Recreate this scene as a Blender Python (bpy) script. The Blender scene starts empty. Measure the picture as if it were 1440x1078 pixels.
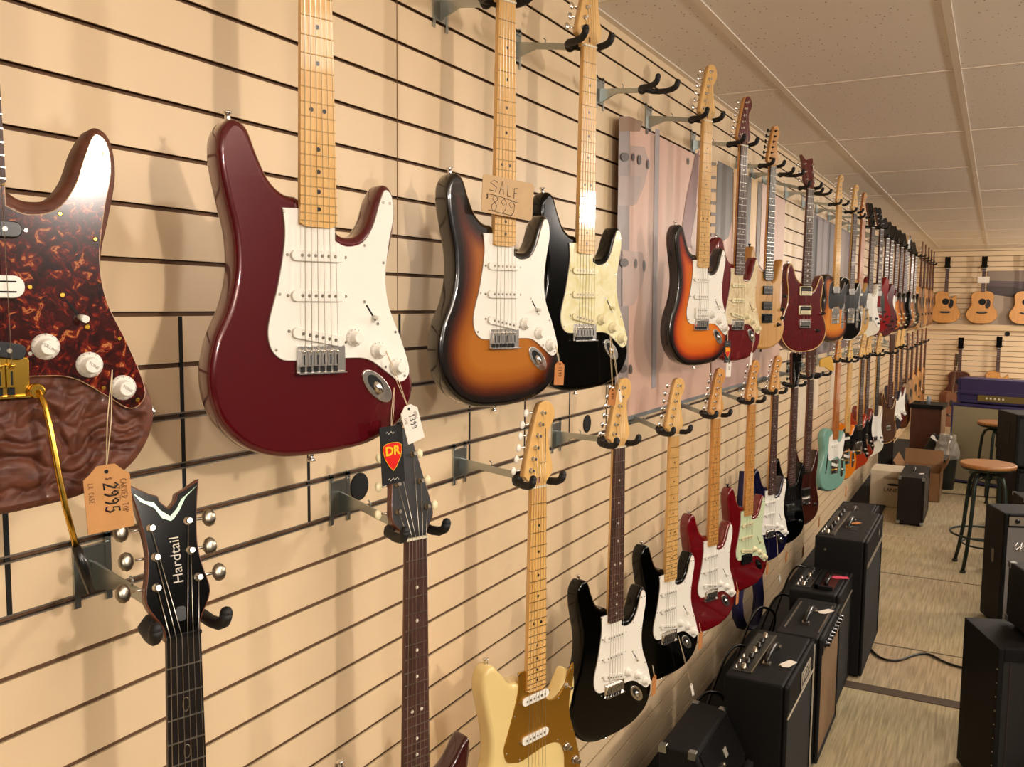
import bpy, math, random
from math import sin, cos, pi, radians, hypot, sqrt, atan2
from mathutils import Vector, Matrix, noise
from mathutils.geometry import delaunay_2d_cdt
random.seed(7)
C = bpy.context.scene.collection
CAMX, CAMZ = 1.0671, 1.75
SP = .0762                                   # slat pitch
def zk(k): return CAMZ + (5.721 - k) * SP

# ------------------------------------------------------------------ materials
def lin(h):
    h = h.lstrip('#'); v = [int(h[i:i+2], 16) / 255 for i in (0, 2, 4)]
    return tuple(c / 12.92 if c <= .04045 else ((c + .055) / 1.055) ** 2.4 for c in v) + (1,)
MATS = {}
def base(name):
    m = bpy.data.materials.new(name); m.use_nodes = True
    nt = m.node_tree; return m, nt, nt.nodes['Principled BSDF']
def mat(name, col, rough=.5, metal=0, coat=0, var=0, vs=40, bump=0, bs=200, alpha=1, trans=0):
    if name in MATS: return MATS[name]
    m, nt, p = base(name); c = lin(col)
    p.inputs['Base Color'].default_value = c; p.inputs['Roughness'].default_value = rough
    p.inputs['Metallic'].default_value = metal; p.inputs['Coat Weight'].default_value = coat
    p.inputs['Coat Roughness'].default_value = .04
    if trans: p.inputs['Transmission Weight'].default_value = trans
    if alpha < 1: p.inputs['Alpha'].default_value = alpha
    if var or bump:
        tc = nt.nodes.new('ShaderNodeTexCoord')
    if var:
        n = nt.nodes.new('ShaderNodeTexNoise'); n.inputs['Scale'].default_value = vs; n.inputs['Detail'].default_value = 4
        nt.links.new(tc.outputs['Object'], n.inputs['Vector'])
        r = nt.nodes.new('ShaderNodeValToRGB')
        r.color_ramp.elements[0].position = .3; r.color_ramp.elements[1].position = .7
        r.color_ramp.elements[0].color = tuple(x * (1 - var) for x in c[:3]) + (1,)
        r.color_ramp.elements[1].color = tuple(min(1, x * (1 + var)) for x in c[:3]) + (1,)
        nt.links.new(n.outputs['Fac'], r.inputs['Fac']); nt.links.new(r.outputs['Color'], p.inputs['Base Color'])
    if bump:
        n = nt.nodes.new('ShaderNodeTexNoise'); n.inputs['Scale'].default_value = bs; n.inputs['Detail'].default_value = 3
        nt.links.new(tc.outputs['Object'], n.inputs['Vector'])
        b = nt.nodes.new('ShaderNodeBump'); b.inputs['Strength'].default_value = bump; b.inputs['Distance'].default_value = .002
        nt.links.new(n.outputs['Fac'], b.inputs['Height']); nt.links.new(b.outputs['Normal'], p.inputs['Normal'])
    MATS[name] = m; return m
def ramp(nt, stops):
    r = nt.nodes.new('ShaderNodeValToRGB'); e = r.color_ramp.elements
    while len(e) < len(stops): e.new(.5)
    for i, (pos, col) in enumerate(stops):
        e[i].position = pos; e[i].color = lin(col)
    return r
def wood(name, c1, c2, rough=.4, coat=.3, scale=(14, 14, 1.6), sc=6, bump=0):
    if name in MATS: return MATS[name]
    m, nt, p = base(name)
    tc = nt.nodes.new('ShaderNodeTexCoord'); mp = nt.nodes.new('ShaderNodeMapping'); mp.inputs['Scale'].default_value = scale
    n = nt.nodes.new('ShaderNodeTexNoise'); n.inputs['Scale'].default_value = sc; n.inputs['Detail'].default_value = 6; n.inputs['Distortion'].default_value = .6
    r = ramp(nt, [(.3, c1), (.7, c2)])
    nt.links.new(tc.outputs['Object'], mp.inputs['Vector']); nt.links.new(mp.outputs['Vector'], n.inputs['Vector'])
    nt.links.new(n.outputs['Fac'], r.inputs['Fac']); nt.links.new(r.outputs['Color'], p.inputs['Base Color'])
    p.inputs['Roughness'].default_value = rough; p.inputs['Coat Weight'].default_value = coat; p.inputs['Coat Roughness'].default_value = .06
    if bump:
        b = nt.nodes.new('ShaderNodeBump'); b.inputs['Strength'].default_value = bump; b.inputs['Distance'].default_value = .002
        nt.links.new(n.outputs['Fac'], b.inputs['Height']); nt.links.new(b.outputs['Normal'], p.inputs['Normal'])
    MATS[name] = m; return m
def burst(name, stops, rough=.25):
    """colour by the real distance of each point to the body's edge (a sprayed burst)"""
    if name in MATS: return MATS[name]
    m, nt, p = base(name)
    a = nt.nodes.new('ShaderNodeAttribute'); a.attribute_name = 'edge'
    mul = nt.nodes.new('ShaderNodeMath'); mul.operation = 'MULTIPLY'; mul.inputs[1].default_value = 10
    r = ramp(nt, stops)
    nt.links.new(a.outputs['Fac'], mul.inputs[0]); nt.links.new(mul.outputs[0], r.inputs['Fac']); nt.links.new(r.outputs['Color'], p.inputs['Base Color'])
    p.inputs['Roughness'].default_value = rough; p.inputs['Coat Weight'].default_value = 1; p.inputs['Coat Roughness'].default_value = .03
    MATS[name] = m; return m
def marbled(name, stops, scale, dist, rough=.15, coat=1):
    if name in MATS: return MATS[name]
    m, nt, p = base(name)
    tc = nt.nodes.new('ShaderNodeTexCoord')
    n = nt.nodes.new('ShaderNodeTexNoise'); n.inputs['Scale'].default_value = scale; n.inputs['Detail'].default_value = 5; n.inputs['Distortion'].default_value = dist
    r = ramp(nt, stops)
    nt.links.new(tc.outputs['Object'], n.inputs['Vector']); nt.links.new(n.outputs['Fac'], r.inputs['Fac']); nt.links.new(r.outputs['Color'], p.inputs['Base Color'])
    p.inputs['Roughness'].default_value = rough; p.inputs['Coat Weight'].default_value = coat
    MATS[name] = m; return m

chrome = mat('chrome', '#eae6e0', .26, 1)
nickel = mat('aged_nickel', '#a89f90', .3, 1)
zinc = mat('zinc_plate', '#b4bab8', .30, 1, bump=.1)
gold = mat('gold_plate', '#e0b24a', .2, 1)
blackmetal = mat('black_metal', '#141416', .35, .6)
foam = mat('black_foam', '#100e0e', .6, bump=.3, bs=400)
blackp = mat('black_plastic', '#0c0b0b', .3, coat=.3)
whitep = mat('white_plastic', '#f2eee4', .3, coat=.3)
creamp = mat('cream_plastic', '#eadfb4', .3, coat=.3)
mintp = mat('mint_plastic', '#cfdcb4', .3, coat=.3)
guard_edge = mat('guard_bevel', '#b9aea6', .4)
dark = mat('dark_hole', '#050404', .8)
fretm = mat('fret_wire', '#9a7c50', .4, 1)
maple = wood('maple', '#d9a860', '#e8bc78', .3, .6)
maple_dk = wood('amber_maple', '#c98a45', '#dba35a', .3, .6)
roast = wood('roasted_maple', '#a85d26', '#bf7434', .35, .5)
rosewood = wood('rosewood', '#38201a', '#50302a', .5, .1)
ebony = mat('ebony', '#17110f', .4, var=.2)
mahog = wood('mahogany', '#5a2c18', '#733a20', .4, .4)
steel = mat('string_steel', '#d8d0c0', .3, 1)

# ------------------------------------------------------------------ mesh builder
class MB:
    def __init__(s): s.v = []; s.f = []; s.m = []; s.s = []; s.e = []
    def add(s, vs, fs, mi=0, smooth=False, edge=None):
        o = len(s.v); s.v += [tuple(v) for v in vs]
        s.e += list(edge) if edge else [0.0] * len(vs)
        for f in fs:
            s.f.append([i + o for i in f]); s.m.append(mi); s.s.append(smooth)
        return s
    def box(s, x0, x1, y0, y1, z0, z1, mi=0):
        vs = [(x, y, z) for z in (z0, z1) for y in (y0, y1) for x in (x0, x1)]
        return s.add(vs, [(0, 2, 3, 1), (4, 5, 7, 6), (0, 1, 5, 4), (2, 6, 7, 3), (0, 4, 6, 2), (1, 3, 7, 5)], mi)
    def obox(s, c, ax, ay, az, mi=0):
        """box from centre and three half-axis vectors"""
        c = Vector(c); ax, ay, az = Vector(ax), Vector(ay), Vector(az)
        vs = [c + ax * i + ay * j + az * k for k in (-1, 1) for j in (-1, 1) for i in (-1, 1)]
        return s.add(vs, [(0, 2, 3, 1), (4, 5, 7, 6), (0, 1, 5, 4), (2, 6, 7, 3), (0, 4, 6, 2), (1, 3, 7, 5)], mi)
    def lathe(s, p, d, prof, n=16, mi=0, sx=1.0):
        """prof: list of (dist along d, radius)"""
        p = Vector(p); d = Vector(d).normalized()
        a = d.orthogonal().normalized(); b = d.cross(a)
        vs = []
        for t, r in prof:
            for i in range(n):
                g = 2 * pi * i / n
                vs.append(p + d * t + (a * cos(g) * sx + b * sin(g)) * r)
        fs = []
        for j in range(len(prof) - 1):
            for i in range(n):
                k = (i + 1) % n
                fs.append((j * n + i, j * n + k, (j + 1) * n + k, (j + 1) * n + i))
        s.add(vs, fs, mi, True)
        o = len(s.v) - len(vs)
        s.f.append([o + i for i in range(n)][::-1]); s.m.append(mi); s.s.append(False)
        s.f.append([o + (len(prof) - 1) * n + i for i in range(n)]); s.m.append(mi); s.s.append(False)
        return s
    def cyl(s, p, q, r, n=12, mi=0, r2=None):
        p, q = Vector(p), Vector(q)
        return s.lathe(p, q - p, [(0, r), ((q - p).length, r if r2 is None else r2)], n, mi)
    def tube(s, pts, r, n=8, mi=0, closed=False):
        pts = [Vector(p) for p in pts]; N = len(pts)
        rs = r if isinstance(r, (list, tuple)) else [r] * N
        vs = []; up = None
        for i, p in enumerate(pts):
            if closed: t = (pts[(i + 1) % N] - pts[i - 1])
            else: t = pts[min(i + 1, N - 1)] - pts[max(i - 1, 0)]
            t.normalize()
            if up is None: up = t.orthogonal().normalized()
            else:
                up = (up - t * up.dot(t)); up = up.normalized() if up.length > 1e-6 else t.orthogonal().normalized()
            b = t.cross(up)
            for k in range(n):
                g = 2 * pi * k / n
                vs.append(p + (up * cos(g) + b * sin(g)) * rs[i])
        fs = []
        for i in range(N if closed else N - 1):
            j = (i + 1) % N
            for k in range(n):
                l = (k + 1) % n
                fs.append((i * n + k, i * n + l, j * n + l, j * n + k))
        s.add(vs, fs, mi, True)
        if not closed:
            o = len(s.v) - len(vs)
            s.f.append([o + k for k in range(n)][::-1]); s.m.append(mi); s.s.append(False)
            s.f.append([o + (N - 1) * n + k for k in range(n)]); s.m.append(mi); s.s.append(False)
        return s
    def prism(s, pts, y0, y1, r=0, mi=0, mi_side=None, seg=2):
        """pts: closed outline in (x, z); solid between y0 (front) and y1 (back), front edge rounded by r"""
        if mi_side is None: mi_side = mi
        n = len(pts); rings = []
        if r > 0:
            for k in range(seg + 1):
                g = pi / 2 * k / seg
                rings.append((offset(pts, r * (1 - sin(g))), y0 + r * (1 - cos(g))))
        else: rings.append((pts, y0))
        rings.append((pts, y1))
        vs = [(p[0], y, p[1]) for ring, y in rings for p in ring]
        fs = []
        for j in range(len(rings) - 1):
            for i in range(n):
                k = (i + 1) % n
                fs.append((j * n + i, (j + 1) * n + i, (j + 1) * n + k, j * n + k))
        s.add(vs, fs, mi_side, r > 0)
        o = len(s.v) - len(vs)
        s.f.append([o + i for i in range(n)]); s.m.append(mi); s.s.append(False)
        s.f.append([o + (len(rings) - 1) * n + i for i in range(n)][::-1]); s.m.append(mi_side); s.s.append(False)
        return s
    def sphere(s, c, r, n=12, mi=0, sc=(1, 1, 1)):
        c = Vector(c); vs = []; fs = []; m = n // 2
        for j in range(m + 1):
            t = pi * j / m
            for i in range(n):
                g = 2 * pi * i / n
                vs.append((c.x + r * sc[0] * sin(t) * cos(g), c.y + r * sc[1] * sin(t) * sin(g), c.z + r * sc[2] * cos(t)))
        for j in range(m):
            for i in range(n):
                k = (i + 1) % n
                fs.append((j * n + i, (j + 1) * n + i, (j + 1) * n + k, j * n + k))
        return s.add(vs, fs, mi, True)
    def build(s, name, mats, parent=None, fixn=True, loc=None, rotz=None):
        me = bpy.data.meshes.new(name); me.from_pydata(s.v, [], s.f)
        for m in (mats if isinstance(mats, (list, tuple)) else [mats]): me.materials.append(m)
        me.polygons.foreach_set('material_index', s.m); me.polygons.foreach_set('use_smooth', s.s)
        if any(s.e):
            a = me.attributes.new('edge', 'FLOAT', 'POINT'); a.data.foreach_set('value', s.e)
        if fixn:
            import bmesh
            bm = bmesh.new(); bm.from_mesh(me); bmesh.ops.recalc_face_normals(bm, faces=bm.faces); bm.to_mesh(me); bm.free()
        me.update()
        o = bpy.data.objects.new(name, me); C.objects.link(o)
        if parent is not None: o.parent = parent
        if loc is not None: o.location = loc
        if rotz is not None: o.rotation_euler = (0, 0, rotz)
        return o

def offset(pts, d):
    """move a closed outline inwards by d"""
    if d == 0: return list(pts)
    n = len(pts)
    area = sum(pts[i][0] * pts[(i + 1) % n][1] - pts[(i + 1) % n][0] * pts[i][1] for i in range(n))
    sg = 1 if area > 0 else -1
    out = []
    for i in range(n):
        a, b, c = pts[i - 1], pts[i], pts[(i + 1) % n]
        tx, ty = c[0] - a[0], c[1] - a[1]; L = hypot(tx, ty) or 1
        out.append((b[0] - sg * ty / L * d, b[1] + sg * tx / L * d))
    return out
def spline(P, n=6, scale=.01):
    """closed Catmull-Rom through P; points given twice stay sharp"""
    out = []; N = len(P)
    for i in range(N):
        p0, p1, p2, p3 = P[i - 1], P[i], P[(i + 1) % N], P[(i + 2) % N]
        if p1 == p2: continue
        for k in range(n):
            t = k / n
            q = [.5 * (2 * p1[a] + (p2[a] - p0[a]) * t + (2 * p0[a] - 5 * p1[a] + 4 * p2[a] - p3[a]) * t * t + (3 * p1[a] - p0[a] - 3 * p2[a] + p3[a]) * t ** 3) * scale for a in (0, 1)]
            out.append(tuple(q))
    return out
def inside(p, poly):
    x, y = p; c = False; n = len(poly); j = n - 1
    for i in range(n):
        xi, yi = poly[i]; xj, yj = poly[j]
        if (yi > y) != (yj > y) and x < (xj - xi) * (y - yi) / (yj - yi) + xi: c = not c
        j = i
    return c
def edist(p, poly):
    best = 9; n = len(poly)
    for i in range(n):
        ax, ay = poly[i]; bx, by = poly[(i + 1) % n]
        dx, dy = bx - ax, by - ay; L = dx * dx + dy * dy or 1e-12
        t = max(0, min(1, ((p[0] - ax) * dx + (p[1] - ay) * dy) / L))
        best = min(best, hypot(p[0] - ax - t * dx, p[1] - ay - t * dy))
    return best
def rrect(w, h, r, n=4, cx=0, cz=0, rot=0):
    out = []
    for sx, sz, a0 in ((1, 1, 0), (-1, 1, 90), (-1, -1, 180), (1, -1, 270)):
        for k in range(n + 1):
            a = radians(a0 + 90 * k / n)
            x, z = sx * (w / 2 - r) + r * cos(a), sz * (h / 2 - r) + r * sin(a)
            out.append((cx + x * cos(rot) - z * sin(rot), cz + x * sin(rot) + z * cos(rot)))
    return out
def ell(w, h, n=20, cx=0, cz=0, rot=0):
    return [(cx + w / 2 * cos(2 * pi * i / n) * cos(rot) - h / 2 * sin(2 * pi * i / n) * sin(rot),
             cz + w / 2 * cos(2 * pi * i / n) * sin(rot) + h / 2 * sin(2 * pi * i / n) * cos(rot)) for i in range(n)]

def tag(o, label=None, cat=None, group=None, kind=None):
    if label: o['label'] = label
    if cat: o['category'] = cat
    if group: o['group'] = group
    if kind: o['kind'] = kind
    return o
def empty(name, loc, rz=0, label=None, cat=None, group=None):
    o = bpy.data.objects.new(name, None); C.objects.link(o); o.empty_display_size = .05
    o.location = loc; o.rotation_euler = (0, 0, rz)
    return tag(o, label, cat, group)
def textmesh(name, body, size, m, parent, mw, extrude=.0004, bold=0, sx=1, shear=0, align='CENTER'):
    """real raised lettering; mw: matrix placing the text's xy plane"""
    cu = bpy.data.curves.new(name, 'FONT'); cu.body = body; cu.size = size; cu.extrude = extrude; cu.align_x = align; cu.align_y = 'CENTER'
    cu.offset = bold; cu.shear = shear; cu.resolution_u = 3
    o = bpy.data.objects.new(name, cu); C.objects.link(o)
    bpy.context.view_layer.update()
    me = bpy.data.meshes.new_from_object(o)
    bpy.data.objects.remove(o); bpy.data.curves.remove(cu)
    me.transform(mw @ Matrix.Diagonal((sx, 1, 1, 1)))
    me.materials.clear(); me.materials.append(m)
    q = bpy.data.objects.new(name, me); C.objects.link(q); q.parent = parent
    return q
def face_mw(x, y, z, rot=0):
    """text facing local -y at (x, y, z), turned by rot in its plane"""
    return Matrix.Translation((x, y, z)) @ Matrix.Rotation(pi / 2, 4, 'X') @ Matrix.Rotation(rot, 4, 'Z')
# hand lettering as pen strokes on a 1 x 1.6 cell
PEN = {'0': [[(.5, 1.6), (.05, 1.1), (.1, .4), (.5, 0), (.9, .4), (.95, 1.1), (.5, 1.6)]],
 '1': [[(.3, 1.3), (.55, 1.6), (.5, 0)]], '2': [[(.1, 1.3), (.5, 1.6), (.9, 1.2), (.5, .6), (.05, 0), (1, .05)]],
 '3': [[(.1, 1.45), (.6, 1.6), (.85, 1.2), (.4, .85), (.9, .5), (.5, 0), (.05, .2)]],
 '5': [[(.9, 1.6), (.25, 1.55), (.2, .9), (.7, .95), (.9, .5), (.5, 0), (.05, .15)]],
 '8': [[(.75, 1.4), (.4, 1.6), (.15, 1.2), (.75, .6), (.7, .1), (.25, 0), (.1, .5), (.8, 1.2), (.75, 1.4)]],
 '9': [[(.85, 1.2), (.5, 1.6), (.15, 1.2), (.45, .85), (.85, 1.2), (.8, .5), (.45, 0)]],
 '$': [[(.8, 1.3), (.4, 1.4), (.2, 1.1), (.75, .6), (.6, .25), (.15, .3)], [(.5, 1.6), (.5, 0)]],
 'S': [[(.95, 1.4), (.5, 1.6), (.1, 1.2), (.85, .7), (.7, .1), (.05, .15)]], 'A': [[(0, 0), (.5, 1.6), (.95, 0)], [(.2, .6), (.85, .6)]],
 'L': [[(.15, 1.6), (.1, 0), (.9, .05)]], 'E': [[(.9, 1.6), (.15, 1.5), (.1, 0), (.9, .05)], [(.1, .8), (.75, .85)]],
 'C': [[(.9, 1.35), (.5, 1.6), (.1, .9), (.4, 0), (.9, .2)]], 'R': [[(.1, 0), (.15, 1.6), (.8, 1.3), (.15, .8), (.9, 0)]],
 'V': [[(0, 1.6), (.5, 0), (1, 1.6)]], 'D': [[(.1, 0), (.1, 1.6), (.9, .9), (.1, 0)]], 'T': [[(0, 1.6), (1, 1.6)], [(.5, 1.6), (.5, 0)]],
 'O': [[(.5, 1.6), (.05, .8), (.5, 0), (.95, .8), (.5, 1.6)]], 'P': [[(.1, 0), (.15, 1.6), (.85, 1.2), (.15, .8)]], 'N': [[(.1, 0), (.1, 1.6), (.9, 0), (.9, 1.6)]],
 ' ': []}
def pen(mb, s, x, z, h, y, r, rot=0, adv=1.25, mi=0, wf=.8):
    """write s starting at (x, z) in the xz plane"""
    k = h / 1.6; cx = 0
    for ch in s:
        for st in PEN.get(ch, []):
            pts = []
            for a, b in st:
                px, pz = (cx + a * wf) * k, b * k
                pts.append((x + px * cos(rot) - pz * sin(rot), y, z + px * sin(rot) + pz * cos(rot)))
            mb.tube(pts, r, 4, mi)
        cx += adv * wf
    return mb

fretb = mat('bright_fret_wire', '#d2ccc0', .3, 1)
# ------------------------------------------------------------------ guitar outlines (cm, z up from the tail)
OUT = dict(
 strat=[(0,.1),(-6,.4),(-11,2.4),(-14.6,6.4),(-15.9,11.5),(-15.1,16.8),(-13.1,21.4),(-12,26),(-12.1,31),(-13.2,36),(-14,40.3),(-13.8,43.8),(-12,46),(-9.9,45.2),(-8.4,41.8),(-6.8,38.7),(-4.8,37),(-2.9,36.7),(-2.9,36.7),(2.9,32.6),(2.9,32.6),(4.5,31.6),(6.9,31.9),(8.6,34),(9.8,37.3),(11.4,39.6),(13.0,38.6),(13.5,35),(12.7,30.5),(11.8,26.3),(12,22),(13.9,17.2),(16.2,12),(16.6,8),(14.2,3.8),(9.4,1.2),(4,.3)],
 tele=[(0,0),(-8,.9),(-13.8,4.6),(-15.9,11),(-15,17),(-12.5,22),(-11.9,26.5),(-13.2,31),(-13.7,35.4),(-11.8,38.9),(-8,40.1),(-4,39.3),(-2.9,39),(-2.9,39),(2.9,33.4),(2.9,33.4),(4.2,31.4),(6.5,31.5),(8.8,34.6),(11.2,36.9),(12.8,35.4),(12.9,31.5),(11.7,26.5),(12,22),(14.8,17),(16.2,11),(14.4,4.8),(8,.9)],
 prs=[(0,0),(-8.5,1),(-14.6,5.6),(-16.4,12),(-15,18.5),(-12.6,24),(-12.3,30),(-13.4,36),(-13,41),(-10.9,43.2),(-8.8,41),(-7,37),(-4.6,34.6),(-2.9,34),(-2.9,34),(2.9,30.5),(2.9,30.5),(5,29.8),(7.6,32),(9.6,36.3),(11.5,37.8),(12.9,35),(12.5,30),(11.8,25),(12.8,20),(15.4,15),(16.5,10),(14,4.5),(8,1)],
 shred=[(0,0),(-8,1),(-13,5),(-15,11),(-13.8,17.5),(-11.6,23),(-11.2,29),(-12.2,35),(-12.9,40.5),(-12.2,44.6),(-10.6,44.8),(-8.6,40),(-6,36),(-3.2,34.4),(-2.9,34.4),(2.9,31),(2.9,31),(4.6,30),(7.2,32),(9.2,36.6),(11.3,40.4),(12.5,38.6),(12.2,32),(11.2,26),(11.6,21),(13.8,15),(15.2,9.5),(13,4),(7,1)],
 duo=[(0,-1),(-6,-.8),(-11,1.4),(-14.6,6),(-15.9,11),(-14.8,16.4),(-12.4,21.5),(-12,27),(-13.4,34),(-14.4,39),(-13.6,42.6),(-11.4,43.4),(-9,41),(-6.6,38.4),(-4.6,38),(-2.9,38),(-2.9,38),(2.9,31),(2.9,31),(4.6,30),(7,31),(9,33.8),(10.8,36.3),(12.6,35.2),(12.9,31.6),(11.6,27),(10.9,23.8),(11.8,19),(14.6,13.4),(16.4,8.4),(14.6,3.2),(9.6,.2),(4,-.9)],
 sg=[(0,0),(-8,.8),(-14,4.4),(-16.6,10.4),(-15,17),(-12.2,22),(-12,28),(-13.2,34),(-13.8,40),(-13.4,41.6),(-11.6,40.4),(-9,36.6),(-6.4,34.6),(-2.9,34),(-2.9,34),(2.9,32.6),(2.9,32.6),(5.2,33),(8.4,34.8),(11.2,38.4),(12.4,39),(13,37.4),(12.4,32),(11.6,27),(12.2,21.6),(15,16.4),(16.4,10),(13.6,4.2),(7.6,.8)],
 lp=[(0,0),(-8,.8),(-14,4.6),(-16.8,11.5),(-15.4,18.6),(-12.6,24),(-12,29),(-13,34),(-13,39),(-9.6,42.8),(-5,43),(-2.9,42),(-2.9,42),(2.9,35),(2.9,35),(4.6,33),(7.2,32.8),(9.4,35.4),(11.6,37.2),(13,35.4),(12.8,31),(12,26.5),(13,22.6),(15.6,18),(17,11.5),(14.2,4.6),(8,.8)],
 es=[(0,0),(-9,.8),(-16,5),(-19.6,12.4),(-18.4,20),(-14.6,26),(-13.8,30.6),(-15,35.6),(-15,41),(-12.4,44),(-9,43.2),(-7,39.6),(-4.6,37.6),(-2.9,37),(-2.9,37),(2.9,36),(2.9,36),(4.8,37.4),(7.2,39.6),(9.2,43.2),(12.4,44),(15,41),(15,35.6),(13.8,30.6),(14.6,26),(18.4,20),(19.6,12.4),(16,5),(9,.8)],
 jag=[(0,-.6),(-5,-1.4),(-10.6,-.2),(-14.4,4),(-15.6,10),(-14.4,16),(-12.4,21.6),(-12.2,28),(-13.6,35),(-13.6,41),(-11.2,43.2),(-8.8,40.6),(-7,37.6),(-4.6,36.4),(-2.9,36),(-2.9,36),(2.9,32),(2.9,32),(5,31.6),(7.2,34),(9.4,38.4),(11.6,39.6),(13,36.6),(12.6,31),(11.6,26),(12.4,21),(15.6,15),(17.4,9),(15.8,4),(10.6,1.4),(5,.6)],
 acoustic=[(0,0),(-8,.4),(-15,3.6),(-19.6,10),(-19.4,18),(-15.6,24.6),(-13.6,30),(-14.2,37),(-14.6,43),(-11.6,48),(-6,50),(0,50.3),(6,50),(11.6,48),(14.6,43),(14.2,37),(13.6,30),(15.6,24.6),(19.4,18),(19.6,10),(15,3.6),(8,.4)],
 cutaway=[(0,0),(-8,.4),(-15,3.6),(-19.6,10),(-19.4,18),(-15.6,24.6),(-13.6,30),(-14.2,37),(-14.6,43),(-11.6,48),(-6,50),(0,50.3),(2.9,49),(3.4,43),(5,39.6),(8.6,39.8),(12,43.6),(14,43),(14.2,37),(13.6,30),(15.6,24.6),(19.4,18),(19.6,10),(15,3.6),(8,.4)])
GUARD = dict(
 strat=[(-5.2,35.0),(-5.2,35),(-4.9,31),(-6,24.5),(-7.5,19),(-7.3,16),(-5.9,14.3),(-3.6,13.9),(4,14),(8.2,13.7),(11.6,11.6),(13.8,10.1),(15.2,10.6),(15.6,12.4),(14,17),(12,21.6),(11.4,26),(12,31),(12.8,35),(12.5,38),(11.3,38.8),(10.3,36.6),(9.2,33.4),(7.4,30.9),(4.8,30.2),(2.9,30.9),(2.9,30.9),(2.9,35.2),(2.9,35.2)],
 tele=[(-6.8,34.5),(-6.8,34.5),(-7.6,28),(-7.4,22.4),(-6.2,20.2),(-4.4,19.6),(-4.4,19.6),(4.4,21.4),(4.4,21.4),(6,19.6),(8.6,20),(10.2,22.6),(10.9,26.6),(11.9,31),(11.8,34.6),(10.6,35.6),(8.8,32.6),(6.6,30.5),(4.2,30.5),(2.9,32),(2.9,32),(2.9,36),(2.9,36),(-3,36.2)],
 duo=[(-4.9,40.3),(-4.9,40.3),(-4.7,36.5),(-5.9,32),(-7.7,27),(-8.6,24.4),(-7.8,21.5),(-5.3,20.4),(-3,20.2),(3.6,21.4),(7.6,20.6),(9.4,17.6),(9.8,13.6),(11.6,11),(13.8,11),(14.6,13.6),(13,20),(11,26),(10.8,30),(11.8,34),(11.9,38),(10.6,36.8),(9.4,34),(7,31.6),(4.4,31.6),(3,33),(3,33),(3,40),(3,40)],
 jag=[(-6.5,33),(-6.5,33),(-7.2,27),(-8,21),(-7.4,15.6),(-4.6,13),(3,13.2),(8,12),(12.4,7.6),(15,7.6),(15.4,10.4),(12.6,17),(10.8,22),(10.6,26),(11.4,31),(11.4,36),(10,35),(8,31.6),(5.6,30),(3,30.6),(3,30.6),(3,34),(3,34)],
 sgguard=[(-6,30),(-7,25),(-6.4,20),(-4.4,20),(-4.4,20),(4.4,17),(4.4,17),(7,13),(9,14),(10,20),(10.6,27),(10,33),(7,33.6),(3,32),(3,32),(-3,31),(-3,31)],
 drop=[(3.6,30.4),(7,31.6),(8.6,26),(9.2,19),(8.6,13),(7,12.6),(5,18),(3.8,24)])
HEAD = dict(
 strat=[(-2.1,0),(-2.1,0),(-2.4,1.1),(-3.8,2.5),(-4.0,3.5),(-2.3,10.5),(-.3,16.9),(.8,18.1),(2.6,18.3),(4.1,17.1),(4.5,15.1),(3.7,13.2),(2.8,12),(2.8,10),(3.4,6.7),(4.1,4.3),(3.9,2.6),(2.6,1.2),(2.1,0),(2.1,0)],
 tele=[(-2.1,0),(-2.1,0),(-2.3,1.2),(-3.3,2.4),(-3.4,3.6),(-2.2,9.5),(-1,16),(-.2,17.6),(1.6,18.2),(3.2,17),(3.4,15.4),(2.4,14.2),(1.7,12.8),(2,9),(2.7,5),(3.1,3),(2.5,1.3),(2.1,0),(2.1,0)],
 prs=[(-2.1,0),(-2.1,0),(-2.3,1.4),(-3.6,3.6),(-4,8),(-4,13),(-4.6,16.6),(-3.6,16.2),(-1.6,14.4),(.6,15),(2.8,15.6),(3.4,14.6),(3,10),(3.2,5),(3.3,3.4),(2.3,1.2),(2.1,0),(2.1,0)],
 gibson=[(-2.1,0),(-2.1,0),(-2.3,1.2),(-3.6,3.6),(-3.9,8),(-4.2,14),(-4.4,16.8),(-2.8,17.8),(-.8,17.2),(0,16.4),(.8,17.2),(2.8,17.8),(4.4,16.8),(4.2,14),(3.9,8),(3.6,3.6),(2.3,1.2),(2.1,0),(2.1,0)],
 snake=[(-2.1,0),(-2.1,0),(-2.6,1.2),(-4.1,3.2),(-4.2,5.4),(-3.2,11),(-2.0,17),(-.9,19),(.9,19),(2,17),(3.2,11),(4.2,5.4),(4.1,3.2),(2.6,1.2),(2.1,0),(2.1,0)],
 vee=[(-2.2,-.4),(-2.2,-.4),(-2.4,1.4),(-4,4.6),(-3.5,8),(-3.2,11),(-3.7,15),(-4.6,19.4),(-4.6,19.4),(-2.3,17.9),(-1.2,17.4),(-.9,16.6),(0,15.7),(0,15.7),(.9,16.6),(1.2,17.4),(2.3,17.9),(4.2,18.9),(4.2,18.9),(3.5,15),(3.1,11),(3.4,8),(4,4.6),(2.4,1.4),(2.2,-.4),(2.2,-.4)],
 shred=[(-2.1,0),(-2.1,0),(-2.6,1.4),(-3.8,3),(-3.2,8),(-1,15),(1.6,20),(1.6,20),(2.6,16),(2,13),(2.4,8),(3.6,3.4),(2.6,1.4),(2.1,0),(2.1,0)],
 open=[(-2.4,0),(-2.4,0),(-2.8,1.6),(-3.5,3.6),(-3.6,10),(-3.7,17.4),(-1.8,18.4),(0,18),(1.8,18.4),(3.7,17.4),(3.6,10),(3.5,3.6),(2.8,1.6),(2.4,0),(2.4,0)])
CACHE = {}
def shape(kind, V, n=6):
    k = (kind, V, n)
    if k not in CACHE: CACHE[k] = [(a, b - V / 100) for a, b in spline(OUT[kind], n)]
    return CACHE[k]
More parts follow.
